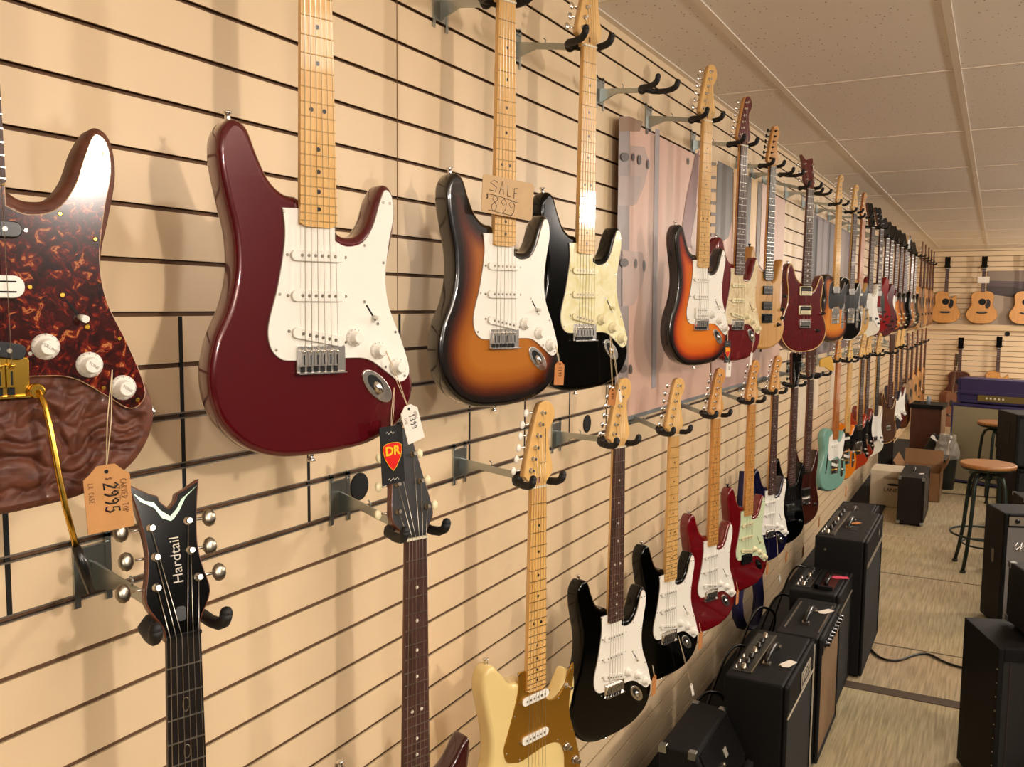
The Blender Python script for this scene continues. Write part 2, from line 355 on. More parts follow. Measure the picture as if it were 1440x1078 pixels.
def body_mesh(out, T, r, grid=0, disp=None, seg=3):
    """solid body: rounded edges, flat faces; 'edge' = distance to the outline"""
    mb = MB(); n = len(out)
    rings = []
    for k in range(seg + 1):
        g = pi / 2 * k / seg; rings.append((r * (1 - sin(g)), r * (1 - cos(g))))
    for k in range(seg + 1):
        g = pi / 2 * k / seg; rings.append((r * (1 - cos(g)), T - r + r * sin(g)))
    vs = []; ed = []
    for d, y in rings:
        for p in offset(out, d): vs.append((p[0], y, p[1])); ed.append(max(d, 1e-5))
    fs = []
    for j in range(len(rings) - 1):
        for i in range(n):
            k = (i + 1) % n
            fs.append((j * n + i, (j + 1) * n + i, (j + 1) * n + k, j * n + k))
    mb.add(vs, fs, 0, True, ed)
    L = len(rings) - 1
    inner = offset(out, r)
    res0 = delaunay_2d_cdt([Vector(p) for p in inner], [], [list(range(n))], 1, 1e-6)
    tri = [list(f_) for f_ in res0[2] if inside(((res0[0][f_[0]][0] + res0[0][f_[1]][0] + res0[0][f_[2]][0]) / 3, (res0[0][f_[0]][1] + res0[0][f_[1]][1] + res0[0][f_[2]][1]) / 3), inner)]
    mb.add([(p[0], T, p[1]) for p in res0[0]], [f_[::-1] for f_ in tri], 0, False, [r] * len(res0[0]))
    if not grid:
        mb.add([(p[0], 0, p[1]) for p in res0[0]], tri, 0, False, [r] * len(res0[0]))
    else:
        pts = list(inner)
        x0, x1 = min(p[0] for p in out), max(p[0] for p in out); z0, z1 = min(p[1] for p in out), max(p[1] for p in out)
        x = x0
        while x < x1:
            z = z0
            while z < z1:
                q = (x + (grid * .5 if int((z - z0) / grid) % 2 else 0), z)
                if inside(q, inner) and edist(q, inner) > grid * .45: pts.append(q)
                z += grid
            x += grid
        res = delaunay_2d_cdt([Vector(p) for p in pts], [], [list(range(n))], 1, 1e-6)
        V2 = [tuple(p) for p in res[0]]
        E = [r + edist(p, inner) for p in V2]
        Y = [(-disp(p[0], p[1]) * min(1, (e - r) / .008) if disp else 0) for p, e in zip(V2, E)]
        mb.add([(p[0], y, p[1]) for p, y in zip(V2, Y)], [list(f) for f in res[2] if inside((sum(V2[i][0] for i in f) / 3, sum(V2[i][1] for i in f) / 3), inner)], 0, True, E)
    return mb

def fret(n, L): return L * (1 - 2 ** (-n / 12))
def neck_w(v, nf=.0285, nn=.021): return nn + (nf - nn) * min(1, v / .47)
def tilt(mb, ang, start=0):
    """lean a headstock back about the nut"""
    if not ang: return mb
    c, s = cos(ang), sin(ang)
    mb.v = [(x, y * c + (z) * s if z > start else y, z * c - y * s if z > start else z) for x, y, z in mb.v]
    return mb

def guitar(name, Y, X, z, label, body='strat', bmat=None, guard=None, gmat=whitep, pick='sss', pmat=whitep, fb=maple,
           neckm=maple, head='strat', headm=None, tuner=chrome, knobs='strat', kmat=whitep, bridge='trem', bm=chrome, L=.6477, V=80, T=.044,
           r=.010, rot=20, lod=0, grid=0, disp=None, inlay=None, frets=22, group=None, cat='guitar', back=0, button=None,
           bound=None, lean=0, trem=None, jack=True, extra=None, guard_edge_m=None, top=None):
    """root at the nut; local x to the treble side, -y out of the face, z up"""
    root = empty(name, (X, Y, z), radians(90 - rot), label, cat, group)
    if lean: root.rotation_euler = (0, lean, radians(90 - rot))
    out = shape(body, V, 6 if lod < 2 else 3)
    T_ = T
    if body in ('acoustic', 'cutaway'): T_ = .105; r = .004
    o = body_mesh(out, T_, r, grid, disp, 3 if lod < 2 else 1).build('body', bmat, root)
    ac = body in ('acoustic', 'cutaway')
    if ac:   # the lighter top, set in the rim
        MB().prism(offset(out, .004), -.0015, .002, 0).build('soundboard', top or maple_top, root)
    if bound is not None:
        mb = MB(); ring = offset(out, .003); N = len(ring)
        mb.tube([(p[0], .001, p[1]) for p in ring], .0022, 5, closed=True); mb.build('binding', bound, root)
    dz = lambda h: (h - V) / 100
    ny = -.009 if not ac else -.008
    end = fret(frets, L) + .006
    # neck
    mb = MB(); cs = []; NS = 10; K = 10
    for j in range(NS + 1):
        v = end * j / NS; w = neck_w(v); d = .020 + .003 * j / NS
        for k in range(K + 1):
            a = pi * k / K
            cs.append((-w * cos(a), ny + .004 + d * sin(a), -v))
    fs = [(j * (K + 1) + k, j * (K + 1) + (k + 1) % (K + 1), (j + 1) * (K + 1) + (k + 1) % (K + 1), (j + 1) * (K + 1) + k) for j in range(NS) for k in range(K + 1)]
    mb.add(cs, fs, 0, True)
    mb.f.append([k for k in range(K + 1)]); mb.m.append(0); mb.s.append(False)
    mb.f.append([NS * (K + 1) + k for k in range(K + 1)]); mb.m.append(0); mb.s.append(False)
    nk = mb.build('neck', neckm, root)
    # fretboard
    mb = MB()
    w0, w1 = neck_w(0), neck_w(end)
    mb.add([(-w0, ny, 0), (w0, ny, 0), (w1, ny, -end + .003), (w1 * .7, ny, -end - .002), (-w1 * .7, ny, -end - .002), (-w1, ny, -end + .003),
            (-w0, ny + .005, 0), (w0, ny + .005, 0), (w1, ny + .005, -end + .003), (w1 * .7, ny + .005, -end - .002), (-w1 * .7, ny + .005, -end - .002), (-w1, ny + .005, -end + .003)],
           [(0, 1, 2, 3, 4, 5), (11, 10, 9, 8, 7, 6)] + [(i, (i + 1) % 6, (i + 1) % 6 + 6, i + 6) for i in range(6)], 0)
    if lod < 2 or frets:
        for n in range(1, frets + 1):
            v = fret(n, L); w = neck_w(v)
            mb.box(-w, w, ny - (.0011 if lod < 2 else .0007), ny, -v - .0007, -v + .0007, 1)
    if lod < 3:
        for n in (3, 5, 7, 9, 12, 15, 17, 19, 21):
            if n > frets: continue
            v = (fret(n, L) + fret(n - 1, L)) / 2
            us = (-.010, .010) if n == 12 else (0,)
            for u in us:
                if inlay == 'block': mb.box(-.016, .016, ny - .0003, ny, -v - .006, -v + .006, 2)
                elif inlay == 'bird': mb.prism(ell(.012, .009, 8, 0, -v, .6), ny - .0004, ny, 0, 2)
                elif inlay == 'drop':
                    mb.tube([(a, ny - .0003, b) for a, b in [(.004 * sin(t) * (1 if t < pi else 1), -v + .009 * cos(t)) for t in [2 * pi * i / 14 for i in range(14)]]], .0007, 4, 2, closed=True)
                else: mb.lathe((u, ny, -v), (0, -1, 0), [(0, .0032), (.0004, .0032)], 10, 2)
    im = blackp if fb in (maple, maple_dk, roast) else pearl
    if inlay == 'bird' or inlay == 'block': im = pearl
    if inlay == 'drop': im = nickel
    mb.build('fretboard', [fb, fretm if fb in (maple, maple_dk, roast) else fretb, im], root)
    MB().box(-w0 - .0005, w0 + .0005, ny - .0022, ny + .004, 0, .004).build('nut', bonem if fb is not ebony else blackp, root)
    # headstock
    hs = [(a, b) for a, b in spline(HEAD[head], 4)]
    hy = ny + .003 if head in ('strat', 'tele') else ny + .002
    mb = MB(); mb.prism(hs, hy, hy + .014, .0015, 0, 1)
    if lod < 2 and head in ('strat',): mb.box(-.003, .003, hy - .0004, hy + .001, .010, .022, 2)
    headm = headm or neckm
    tilt(mb, back).build('headstock', [headm, neckm, mahog], root)
    # tuners: (post u, post z, button direction)
    if head in ('strat', 'tele', 'shred'):
        a, b = (-2.3, .9) if head == 'strat' else ((-2.0, .3) if head == 'tele' else (-2.2, 1.0))
        posts = [(a + (b - a) * i / 5, 3.9 + 12.0 * i / 5 if head != 'shred' else 3.6 + 11.6 * i / 5, -1) for i in range(6)]
    elif head == 'vee': posts = [(-2.6, 6.3, -1), (-2.3, 10, -1), (-2.5, 13.6, -1), (2.1, 13.8, 1), (2.0, 10.1, 1), (2.6, 6.6, 1)]
    elif head == 'snake': posts = [(-3.0, 5, -1), (-2.4, 9.6, -1), (-1.6, 14.4, -1), (1.6, 14.4, 1), (2.4, 9.6, 1), (3.0, 5, 1)]
    else: posts = [(-2.6, 4.6, -1), (-2.7, 8.4, -1), (-2.8, 12.2, -1), (2.8, 12.2, 1), (2.7, 8.4, 1), (2.6, 4.6, 1)]
    hw = lambda zz, sd: max([abs(a) for a, b in hs if abs(b - zz / 100) < .012 and a * sd > -.012] or [.03])
    button = button or tuner
    for i, (u, zz, sd) in enumerate(posts):
        mb = MB(); u_, z_ = u / 100, zz / 100
        if head in ('strat', 'tele', 'shred'): edge = min(a for a, b in hs if abs(b - z_) < .014)
        else: edge = sd * hw(zz, sd)
        ns = 10 if lod < 2 else 6
        if lod < 3:
            mb.lathe((u_, hy, z_), (0, -1, 0), [(0, .0055), (.0015, .0055), (.002, .003), (.007, .003), (.0095, .0034)], ns, 0)
            mb.cyl((u_, hy + .016, z_), (edge + sd * .010, hy + .016, z_), .0022, 6, 0)
        else: mb.cyl((u_, hy + .004, z_), (edge, hy + .012, z_), .003, 5, 0)
        mb.sphere((edge + sd * (.016 if head != 'vee' else .02), hy + .016, z_), .0085 if head != 'vee' else .0115, 10 if lod < 2 else 6, 1, (.85, .42, 1.05))
        if lod < 2: mb.box(min(u_ - .006, u_ + .006), u_ + .006, hy + .012, hy + .022, z_ - .007, z_ + .007, 0)
        tilt(mb, back).build('tuner', [tuner, button], root)
    # pickguard
    gy = -.0026
    if guard:
        gp = [(a, b - V / 100) for a, b in spline(GUARD[guard], 5 if lod < 2 else 3)]
        mb = MB(); mb.prism(gp, gy, .0005, .0008, 0, 1)
        if lod < 2:
            q = offset(gp, .0055); st = max(1, len(q) // 11)
            for i in range(0, len(q), st):
                if q[i][1] > dz(29) and abs(q[i][0]) < .035: continue
                mb.lathe((q[i][0], gy, q[i][1]), (0, -1, 0), [(0, .0026), (.0008, .0018)], 8, 2)
        mb.build('pickguard', [gmat, guard_edge_m or guard_edge, bm], root)
    # pickups
    yy = gy if guard else 0
    def single(h, slant=0, w=.083, d=.016, rail=False, y=None):
        y = yy if y is None else y
        mb = MB(); mb.prism(rrect(w, d, d * .46, 3, 0, dz(h), slant), y - .0055, y, .001, 0)
        if lod < 2:
            for k in range(6):
                a = -.026 + .0104 * k
                mb.lathe((a * cos(slant), y - .0055, dz(h) + a * sin(slant)), (0, -1, 0), [(0, .0026), (.0006, .0024)], 8, 1)
            for sg in (-1, 1):
                a = sg * (w / 2 + .004); mb.lathe((a * cos(slant), y, dz(h) + a * sin(slant)), (0, -1, 0), [(0, .0024), (.0012, .002)], 8, 1)
        mb.build('pickup', [pmat, nickel], root)
    def hum(h, cover=None, ring=None, y=None, zebra=False):
        y = yy if y is None else y
        mb = MB()
        if ring is not None: mb.prism(rrect(.088, .044, .004, 2, 0, dz(h)), y - .004, y, .0008, 1)
        mb.prism(rrect(.070, .038, .004, 2, 0, dz(h)), y - .008, y, .001, 0)
        if lod < 2:
            for s_ in (-1, 1):
                for k in range(6): mb.lathe((-.026 + .0104 * k, y - .008, dz(h) + s_ * .0095), (0, -1, 0), [(0, .0024), (.0006, .002)], 8, 2)
        if zebra: mb.box(-.034, .034, y - .0084, y - .006, dz(h) - .018, dz(h) - .001, 1)
        mb.build('pickup', [cover or blackp, ring or blackp, nickel], root)
    if pick == 'sss': single(28.6); single(23.0); single(17.2, radians(-11))
    elif pick == 'ssh': single(28.6); single(23.0); hum(17.6, pmat, None)
    elif pick == 'carved':
        o_ = pmat; single(28.6); single(17.2, radians(-11))
        mb = MB(); mb.prism(rrect(.083, .022, .010, 5, 0, dz(23)), yy - .0055, yy, .001, 0)
        for s_ in (-1, 1): mb.box(-.034, .034, yy - .0060, yy - .005, dz(23) + s_ * .005 - .0008, dz(23) + s_ * .005 + .0008, 1)
        for s_ in (-1, 1): mb.lathe((s_ * .047, yy, dz(23)), (0, -1, 0), [(0, .0026), (.0012, .002)], 8, 2)
        mb.build('pickup', [whitep, dark, bm], root)
    elif pick == 'duo': single(33.6, radians(3), .078, .019); single(24.8, radians(3), .078, .019)
    elif pick == 'hh': hum(31, pmat, None if guard else pmat); hum(18.6, pmat, None if guard else pmat)
    elif pick == 'prs': hum(30, blackp, creamp, zebra=True); hum(20.6, blackp, creamp, zebra=True)
    elif pick == 'hhh': hum(33.4, blackp, None); hum(26.4, blackp, None); hum(19.6, blackp, None)
    elif pick == 'tele': single(28.8, 0, .07, .017); single(16.6, radians(-14), .075, .018, y=-.003)
    elif pick == 'telehum': hum(31, chrome, None); hum(18.6, chrome, None)
    elif pick == 'hss_carved': single(28.6); single(23.0); single(17.2, radians(-11))
    # knobs
    def knob(u, h, rr=.0115, hh=.014, m=None, y=None):
        y = yy if y is None else y
        mb = MB(); mb.lathe((u / 100, y, dz(h)), (0, -1, 0), [(0, rr), (.0015, rr), (.0045, rr * .74), (.005, rr * .66), (hh, rr * .60), (hh + .0012, rr * .52)], 18 if lod < 2 else 8, 0)
        if lod == 0:
            for k in range(12): 
                a = 2 * pi * k / 12; mb.obox((u / 100 + .88 * rr * cos(a), y - .0031, dz(h) + .88 * rr * sin(a)), (.0010 * cos(a), 0, .0010 * sin(a)), (0, .0006, 0), (-.0004 * sin(a), 0, .0004 * cos(a)), 1)
        mb.build('knob', [m or kmat, guard_edge], root)
    ks = dict(strat=[(5.9, 17), (10, 15.0), (13.3, 12.4)], tele=[(10, 18.5), (10, 12.5)], prs=[(13.2, 19), (9.6, 10.5)],
              duo=[(9.9, 19), (12.7, 15)], gib=[(9.4, 17), (13, 13), (9.6, 9), (13.2, 6.6)], sup=[(13.6, 24), (12, 18), (12.4, 14), (9.4, 11)], jag=[(10, 14), (13, 10.4)], none=[])[knobs]
    for a, b in ks: knob(a, b, .0135 if knobs == 'strat' else .010, .015)
    if knobs == 'strat' and lod < 2:
        mb = MB(); a0 = radians(-55)
        mb.obox((.088, yy - .0003, dz(20.6)), (.014 * cos(a0), 0, .014 * sin(a0)), (0, .0005, 0), (-.0012 * sin(a0), 0, .0012 * cos(a0)), 1)
        for sg in (-1, 1): mb.lathe((.088 + sg * .02 * cos(a0), yy, dz(20.6) + sg * .02 * sin(a0)), (0, -1, 0), [(0, .003), (.001, .0022)], 8, 2)
        mb.tube([(.092, yy, dz(20.0)), (.093, yy - .008, dz(19.9)), (.094, yy - .016, dz(19.8))], [.003, .0035, .004], 8, 0)
        mb.build('selector_switch', [kmat, dark, bm], root)
    if knobs == 'duo':
        mb = MB(); mb.lathe((.096, yy, dz(33.4)), (0, -1, 0), [(0, .007), (.002, .007), (.004, .0035), (.016, .0022), (.019, .004)], 12); mb.build('selector_switch', chrome, root)
    if knobs == 'tele':
        mb = MB(); mb.prism(rrect(.031, .155, .015, 5, .10, dz(15.5), 0), -.0015, .001, .0005); mb.build('control_plate', chrome, root)
    # bridge
    by = -.001
    if bridge in ('trem', 'hard'):
        mb = MB(); mb.prism(rrect(.078, .040, .003, 2, .004 if bridge == 'trem' else 0, dz(14.0)), by - .004, .001, .0008, 0)
        mb.box(-.034, .042, by - .011, by - .004, dz(12.2), dz(12.0) + .0, 0)
        for k in range(6):
            a = -.026 + .0104 * k
            mb.box(a - .0044, a + .0044, by - .010, by - .004, dz(13.1), dz(15.3), 0)
            if lod < 2:
                mb.box(a - .0009, a + .0009, by - .0104, by - .0098, dz(13.3), dz(14.7), 1)
                mb.sphere((a, by - .010, dz(15.2)), .003, 8, 0)
                mb.box(a - .003, a + .003, by - .006, by - .0038, dz(12.25), dz(13.0), 1)
        mb.build('bridge', [bm, dark], root)
    elif bridge == 'tele':
        mb = MB(); mb.prism(rrect(.086, .088, .003, 2, 0, dz(15.4)), -.003, .001, .0006, 0)
        for sx in (-1, 1): mb.box(sx * .043 - .001, sx * .043 + .001, -.010, -.002, dz(11), dz(19.6), 0)
        for k in range(3): mb.cyl((-.026 + .0208 * k, -.007, dz(13.6)), (-.010 + .0208 * k, -.007, dz(13.6)), .004, 8, 1)
        mb.build('bridge', [bm, gold if bm is not blackmetal else bm], root)
    elif bridge == 'tom':
        mb = MB(); mb.prism(rrect(.085, .013, .006, 3, 0, dz(15.2), radians(-3)), -.015, -.003, .001, 0)
        for sx in (-1, 1): mb.cyl((sx * .038, -.003, dz(15.2)), (sx * .038, .001, dz(15.2)), .006, 10)
        mb.build('bridge', bm, root)
        mb = MB(); mb.prism(rrect(.095, .014, .007, 3, 0, dz(11)), -.013, -.002, .002, 0)
        mb.cyl((-.041, -.002, dz(11)), (-.041, .002, dz(11)), .006, 10); mb.cyl((.041, -.002, dz(11)), (.041, .002, dz(11)), .006, 10)
        mb.build('tailpiece', bm, root)
    elif bridge == 'acoustic':
        mb = MB(); mb.prism([(-.075, dz(17.4)), (-.045, dz(18.4)), (.045, dz(18.4)), (.075, dz(17.4)), (.075, dz(16.6)), (.04, dz(15.2)), (-.04, dz(15.2)), (-.075, dz(16.6))], -.009, .001, .001, 0)
        mb.box(-.038, .038, -.012, -.008, dz(17.4), dz(17.7), 1)
        mb.build('bridge', [ebony, bonem], root)
        mb = MB(); mb.lathe((0, -.0018, dz(33.5)), (0, -1, 0), [(0, .050), (.0006, .050)], 28, 1); mb.lathe((0, -.0024, dz(33.5)), (0, -1, 0), [(0, .046), (.0004, .046)], 28, 0)
        mb.build('soundhole', [dark, rosewood], root)
        mb = MB(); mb.prism([(a * .01, (b - V) * .01) for a, b in [(4.2, 37), (8, 38), (10.6, 34), (10.2, 27), (7.6, 23), (4.6, 24), (3.6, 28.6), (5.2, 31), (5.6, 34.4)]], -.0032, -.0012, .0005); mb.build('pickguard', gmat, root)
    if trem:
        trem(root, dz)
    # jack plate
    if jack and body == 'strat' and lod < 3:
        mb = MB(); a0 = radians(45)
        mb.prism(ell(.031, .066, 22, .099, dz(9.6), a0), -.003, .001, .001, 0)
        mb.prism(ell(.018, .036, 16, .0955, dz(10.0), a0), -.0036, -.0026, .0003, 1)
        mb.tube([(.094, .006, dz(10.4)), (.098, -.0025, dz(9.6)), (.103, -.0035, dz(8.6))], .0065, 10, 0)
        mb.build('jack_plate', [bm, dark], root)
    elif body not in ('acoustic', 'cutaway') and lod < 2:
        j = min(out, key=lambda p: abs(p[0] - .16) + abs(p[1] - dz(9)))
        MB().lathe((j[0] - .001, T / 2, j[1]), (1, 0, -.3), [(0, .010), (.002, .010), (.003, .006), (.006, .006)], 12).build('jack_socket', chrome, root)
    # strap buttons
    if lod < 2:
        tipp = max((p for p in out if p[0] < -.05), key=lambda p: p[1]) if not ac else (0, dz(50))
        prof = [(-.002, .0045), (.003, .004), (.007, .0035), (.009, .0068), (.0115, .0066), (.012, .004)]
        if not ac: MB().lathe((tipp[0], T / 2, tipp[1]), (-.1, 0, 1), prof, 12).build('strap_button', bm, root)
        low = min(out, key=lambda p: p[1] + abs(p[0]) * .3)
        MB().lathe((0, T_ / 2, min(p[1] for p in out if abs(p[0]) < .02)), (0, 0, -1), prof, 12).build('strap_button', bm, root)
    # strings
    if lod < 2:
        hb = dz(15.3) if bridge in ('trem', 'hard', 'tom') else dz(14)
        if ac: hb = dz(17.6)
        for k in range(6):
            ub = -.026 + .0104 * k; un = -.0175 + .007 * k
            pu, pz, _ = posts[k]
            p_ = Vector((pu / 100, hy - .003, pz / 100))
            if back: p_ = Vector((p_.x, p_.y * cos(back) + p_.z * sin(back), p_.z * cos(back) - p_.y * sin(back)))
            rr = .00055 - .00004 * k if lod == 0 else .0004
            MB().tube([(ub, by - .0125, hb), (un, ny - .0026, .002), tuple(p_)], rr, 5).build('string', steel, root)
    elif lod == 2:
        mb = MB()
        for k in range(6): mb.tube([(-.026 + .0104 * k, by - .0125, dz(15)), (-.0175 + .007 * k, ny - .0026, .002)], .0004, 3)
        s_ = mb.build('strings', steel, root)
    if extra: extra(root, dz)
    return root
pearl = mat('pearl_inlay', '#e8e2d2', .2, coat=1)
bonem = mat('bone_nut', '#e8dfc6', .4)
maple_top = wood('spruce_top', '#c98c4a', '#dca25a', .3, .6, (20, 20, 1.2), 5)
# ------------------------------------------------------------------ setting
FARY = 14.5; RX = 5.2; BACKY = -3.2; CEIL = 2.597
wallm = mat('slatwall_cream', '#e4caa4', .42, var=.03, vs=3)
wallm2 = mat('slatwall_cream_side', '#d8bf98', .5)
groovem = mat('slot_fibreboard', '#6b4a30', .8)
def slat_profile(z0, z1):
    """(depth, z) polyline from bottom to top with T slots at each slat line"""
    pts = [(0, z0)]; mi = []
    k = math.ceil((z0 - CAMZ) / SP - 5.721 - 1e-6); lines = []
    kk = 40
    while kk > -8:
        z = zk(kk)
        if z0 + .02 < z < z1 - .02: lines.append(z)
        kk -= 1
    for z in lines:
        a, b = z - .0036, z + .0036
        seq = [(0, a), (-.004, a), (-.004, a - .006), (-.0095, a - .006), (-.0095, b + .006), (-.004, b + .006), (-.004, b), (0, b)]
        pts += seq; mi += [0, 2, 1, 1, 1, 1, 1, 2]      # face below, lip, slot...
    pts.append((0, z1)); mi.append(0)
    return pts, mi
def slat_wall(name, p0, p1, nrm, z0, z1):
    """wall between ground points p0, p1; nrm points into the room"""
    pr, mi = slat_profile(z0, z1); mb = MB(); vs = []
    for p in (p0, p1):
        for d, z in pr: vs.append((p[0] + nrm[0] * d, p[1] + nrm[1] * d, z))
    n = len(pr)
    for j in range(n - 1): mb.f.append([j, j + 1, n + j + 1, n + j]); mb.m.append(mi[j]); mb.s.append(False)
    mb.v += vs; mb.e += [0] * len(vs)
    # solid back
    o = len(mb.v)
    for p in (p0, p1):
        for z in (z0, z1): mb.v.append((p[0] - nrm[0] * .04, p[1] - nrm[1] * .04, z)); mb.e.append(0)
    mb.f.append([o, o + 1, o + 3, o + 2]); mb.m.append(1); mb.s.append(False)
    ob = mb.build(name, [wallm, groovem, wallm2], fixn=False); tag(ob, kind='structure'); return ob
slat_wall('wall_left', (0, BACKY), (0, FARY), (1, 0), 0, CEIL)
slat_wall('wall_far', (0, FARY), (RX, FARY), (0, -1), 0, CEIL)
plain = mat('painted_wall', '#3a352f', .8, var=.04, vs=2)
o = MB().box(RX, RX + .05, BACKY, FARY, 0, CEIL).build('wall_right', plain); tag(o, kind='structure')
o = MB().box(0, RX, BACKY - .05, BACKY, 0, CEIL).build('wall_back', plain); tag(o, kind='structure')

# floor: woven vinyl planks running along the aisle
m, nt, p = base('woven_floor')
tc = nt.nodes.new('ShaderNodeTexCoord')
mp = nt.nodes.new('ShaderNodeMapping'); mp.inputs['Scale'].default_value = (110, 5, 1)
n1 = nt.nodes.new('ShaderNodeTexNoise'); n1.inputs['Scale'].default_value = 1; n1.inputs['Detail'].default_value = 3
r1 = ramp(nt, [(.3, '#948564'), (.5, '#b09f7a'), (.7, '#c4b28e')])
n2 = nt.nodes.new('ShaderNodeTexNoise'); n2.inputs['Scale'].default_value = 1.2
mx = nt.nodes.new('ShaderNodeMixRGB'); mx.blend_type = 'MULTIPLY'; mx.inputs[0].default_value = .2
nt.links.new(tc.outputs['Object'], mp.inputs['Vector']); nt.links.new(mp.outputs['Vector'], n1.inputs['Vector']); nt.links.new(n1.outputs['Fac'], r1.inputs['Fac'])
nt.links.new(tc.outputs['Object'], n2.inputs['Vector']); nt.links.new(r1.outputs['Color'], mx.inputs[1]); nt.links.new(n2.outputs['Color'], mx.inputs[2])
nt.links.new(mx.outputs['Color'], p.inputs['Base Color']); p.inputs['Roughness'].default_value = .55
floorm = m
o = MB().box(0, RX, BACKY, FARY, -.05, 0).build('floor', floorm); tag(o, kind='structure')
stripm = mat('floor_strip', '#4c3c2c', .6); seamm = mat('floor_seam', '#5c4e38', .7)
def strip(n, y, w, mt, t=.003, slope=.1):
    o = MB().add([(.3, y - w / 2, t), (RX, y - w / 2 + slope * 2, t), (RX, y + w / 2 + slope * 2, t), (.3, y + w / 2, t),
                  (.3, y - w / 2, 0), (RX, y - w / 2 + slope * 2, 0), (RX, y + w / 2 + slope * 2, 0), (.3, y + w / 2, 0)],
                 [(0, 1, 2, 3), (7, 6, 5, 4), (0, 4, 5, 1), (1, 5, 6, 2), (2, 6, 7, 3), (3, 7, 4, 0)]).build('trim_%d' % n, mt)
    tag(o, kind='structure')
strip(1, 4.18, .075, stripm); strip(2, 4.78, .012, seamm, .0012); strip(3, 6.12, .012, seamm, .0012); strip(4, 7.15, .014, mat('floor_seam_light', '#b8a888', .6), .0015, .35); strip(5, 9.08, .05, stripm)
o = MB().box(.002, .30, BACKY, 12.5, 0, .012).build('trim_6', mat('floor_shade_black', '#0f0d0c', .8)); tag(o, kind='structure')  # black strip standing in for the shadow on the floor along the wall
# vertical reveals between the lower panels
mb = MB(); sl = (zk(11) + .004, zk(6) - .004)
y = .63 - .2745 * 3
i = 0
while y < 6:
    if i >= 0:
        mb.box(-.002, .0006, y - .0035, y + .0035, zk(11) + .004, zk(6) - .004) if not (2.62 < y < 4.9) else mb.box(-.002, .0006, y - .0016, y + .0016, zk(11) + .004, zk(9) - .004)
    y += .2745; i += 1
tag(mb.build('trim_7', dark), kind='structure')
mb = MB()
for y in (1.447, 3.9, 6.35, 8.8): mb.box(-.001, .0004, y - .0011, y + .0011, zk(6), CEIL - .01)
tag(mb.build('trim_8', groovem), kind='structure')
mb = MB()
for k in (8, 9, 10, 11): mb.box(-.0042, .0012, BACKY, 12.6, zk(k) - .0052, zk(k) - .0028); mb.box(-.0042, .0012, BACKY, 12.6, zk(k) + .0028, zk(k) + .0052)
tag(mb.build('trim_9', mat('slot_aluminium', '#9d9284', .4, .8)), kind='structure')

# ceiling: lay-in tiles with pin holes, T bars
m, nt, p = base('ceiling_tile')
tc = nt.nodes.new('ShaderNodeTexCoord')
v = nt.nodes.new('ShaderNodeTexVoronoi'); v.inputs['Scale'].default_value = 52; v.inputs['Randomness'].default_value = 1
mpc = nt.nodes.new('ShaderNodeMapping'); mpc.inputs['Scale'].default_value = (1, .55, 1); mpc.inputs['Rotation'].default_value = (0, 0, .6)
nd = nt.nodes.new('ShaderNodeTexNoise'); nd.inputs['Scale'].default_value = 30
mixv = nt.nodes.new('ShaderNodeMixRGB'); mixv.inputs[0].default_value = .03
r1 = ramp(nt, [(.10, '#9a8e84'), (.15, '#f0e8e0')])
nt.links.new(tc.outputs['Object'], mixv.inputs[1]); nt.links.new(nd.outputs['Color'], mixv.inputs[2]); nt.links.new(mixv.outputs[0], mpc.inputs['Vector'])
nt.links.new(mpc.outputs['Vector'], v.inputs['Vector']); nt.links.new(v.outputs['Distance'], r1.inputs['Fac']); nt.links.new(r1.outputs['Color'], p.inputs['Base Color'])
p.inputs['Roughness'].default_value = .55
ceilm = m
o = MB().box(0, RX, BACKY, FARY, CEIL, CEIL + .05).build('ceiling', ceilm); tag(o, kind='structure')
tbar = mat('ceiling_grid', '#e8dccc', .4)
mb = MB(); x = .288
xs = []
while x < RX: xs.append(x); mb.box(x - .012, x + .012, BACKY, FARY, CEIL - .004, CEIL + .001); x += .61
y = 3.58 - 1.235 * 5
while y < FARY: mb.box(0, RX, y - .006, y + .006, CEIL - .003, CEIL + .001); y += 1.235
tag(mb.build('trim_10', tbar), kind='structure')
mb = MB().box(0, .02, BACKY, FARY, CEIL - .004, CEIL)
tag(mb.build('trim_11', tbar), kind='structure')

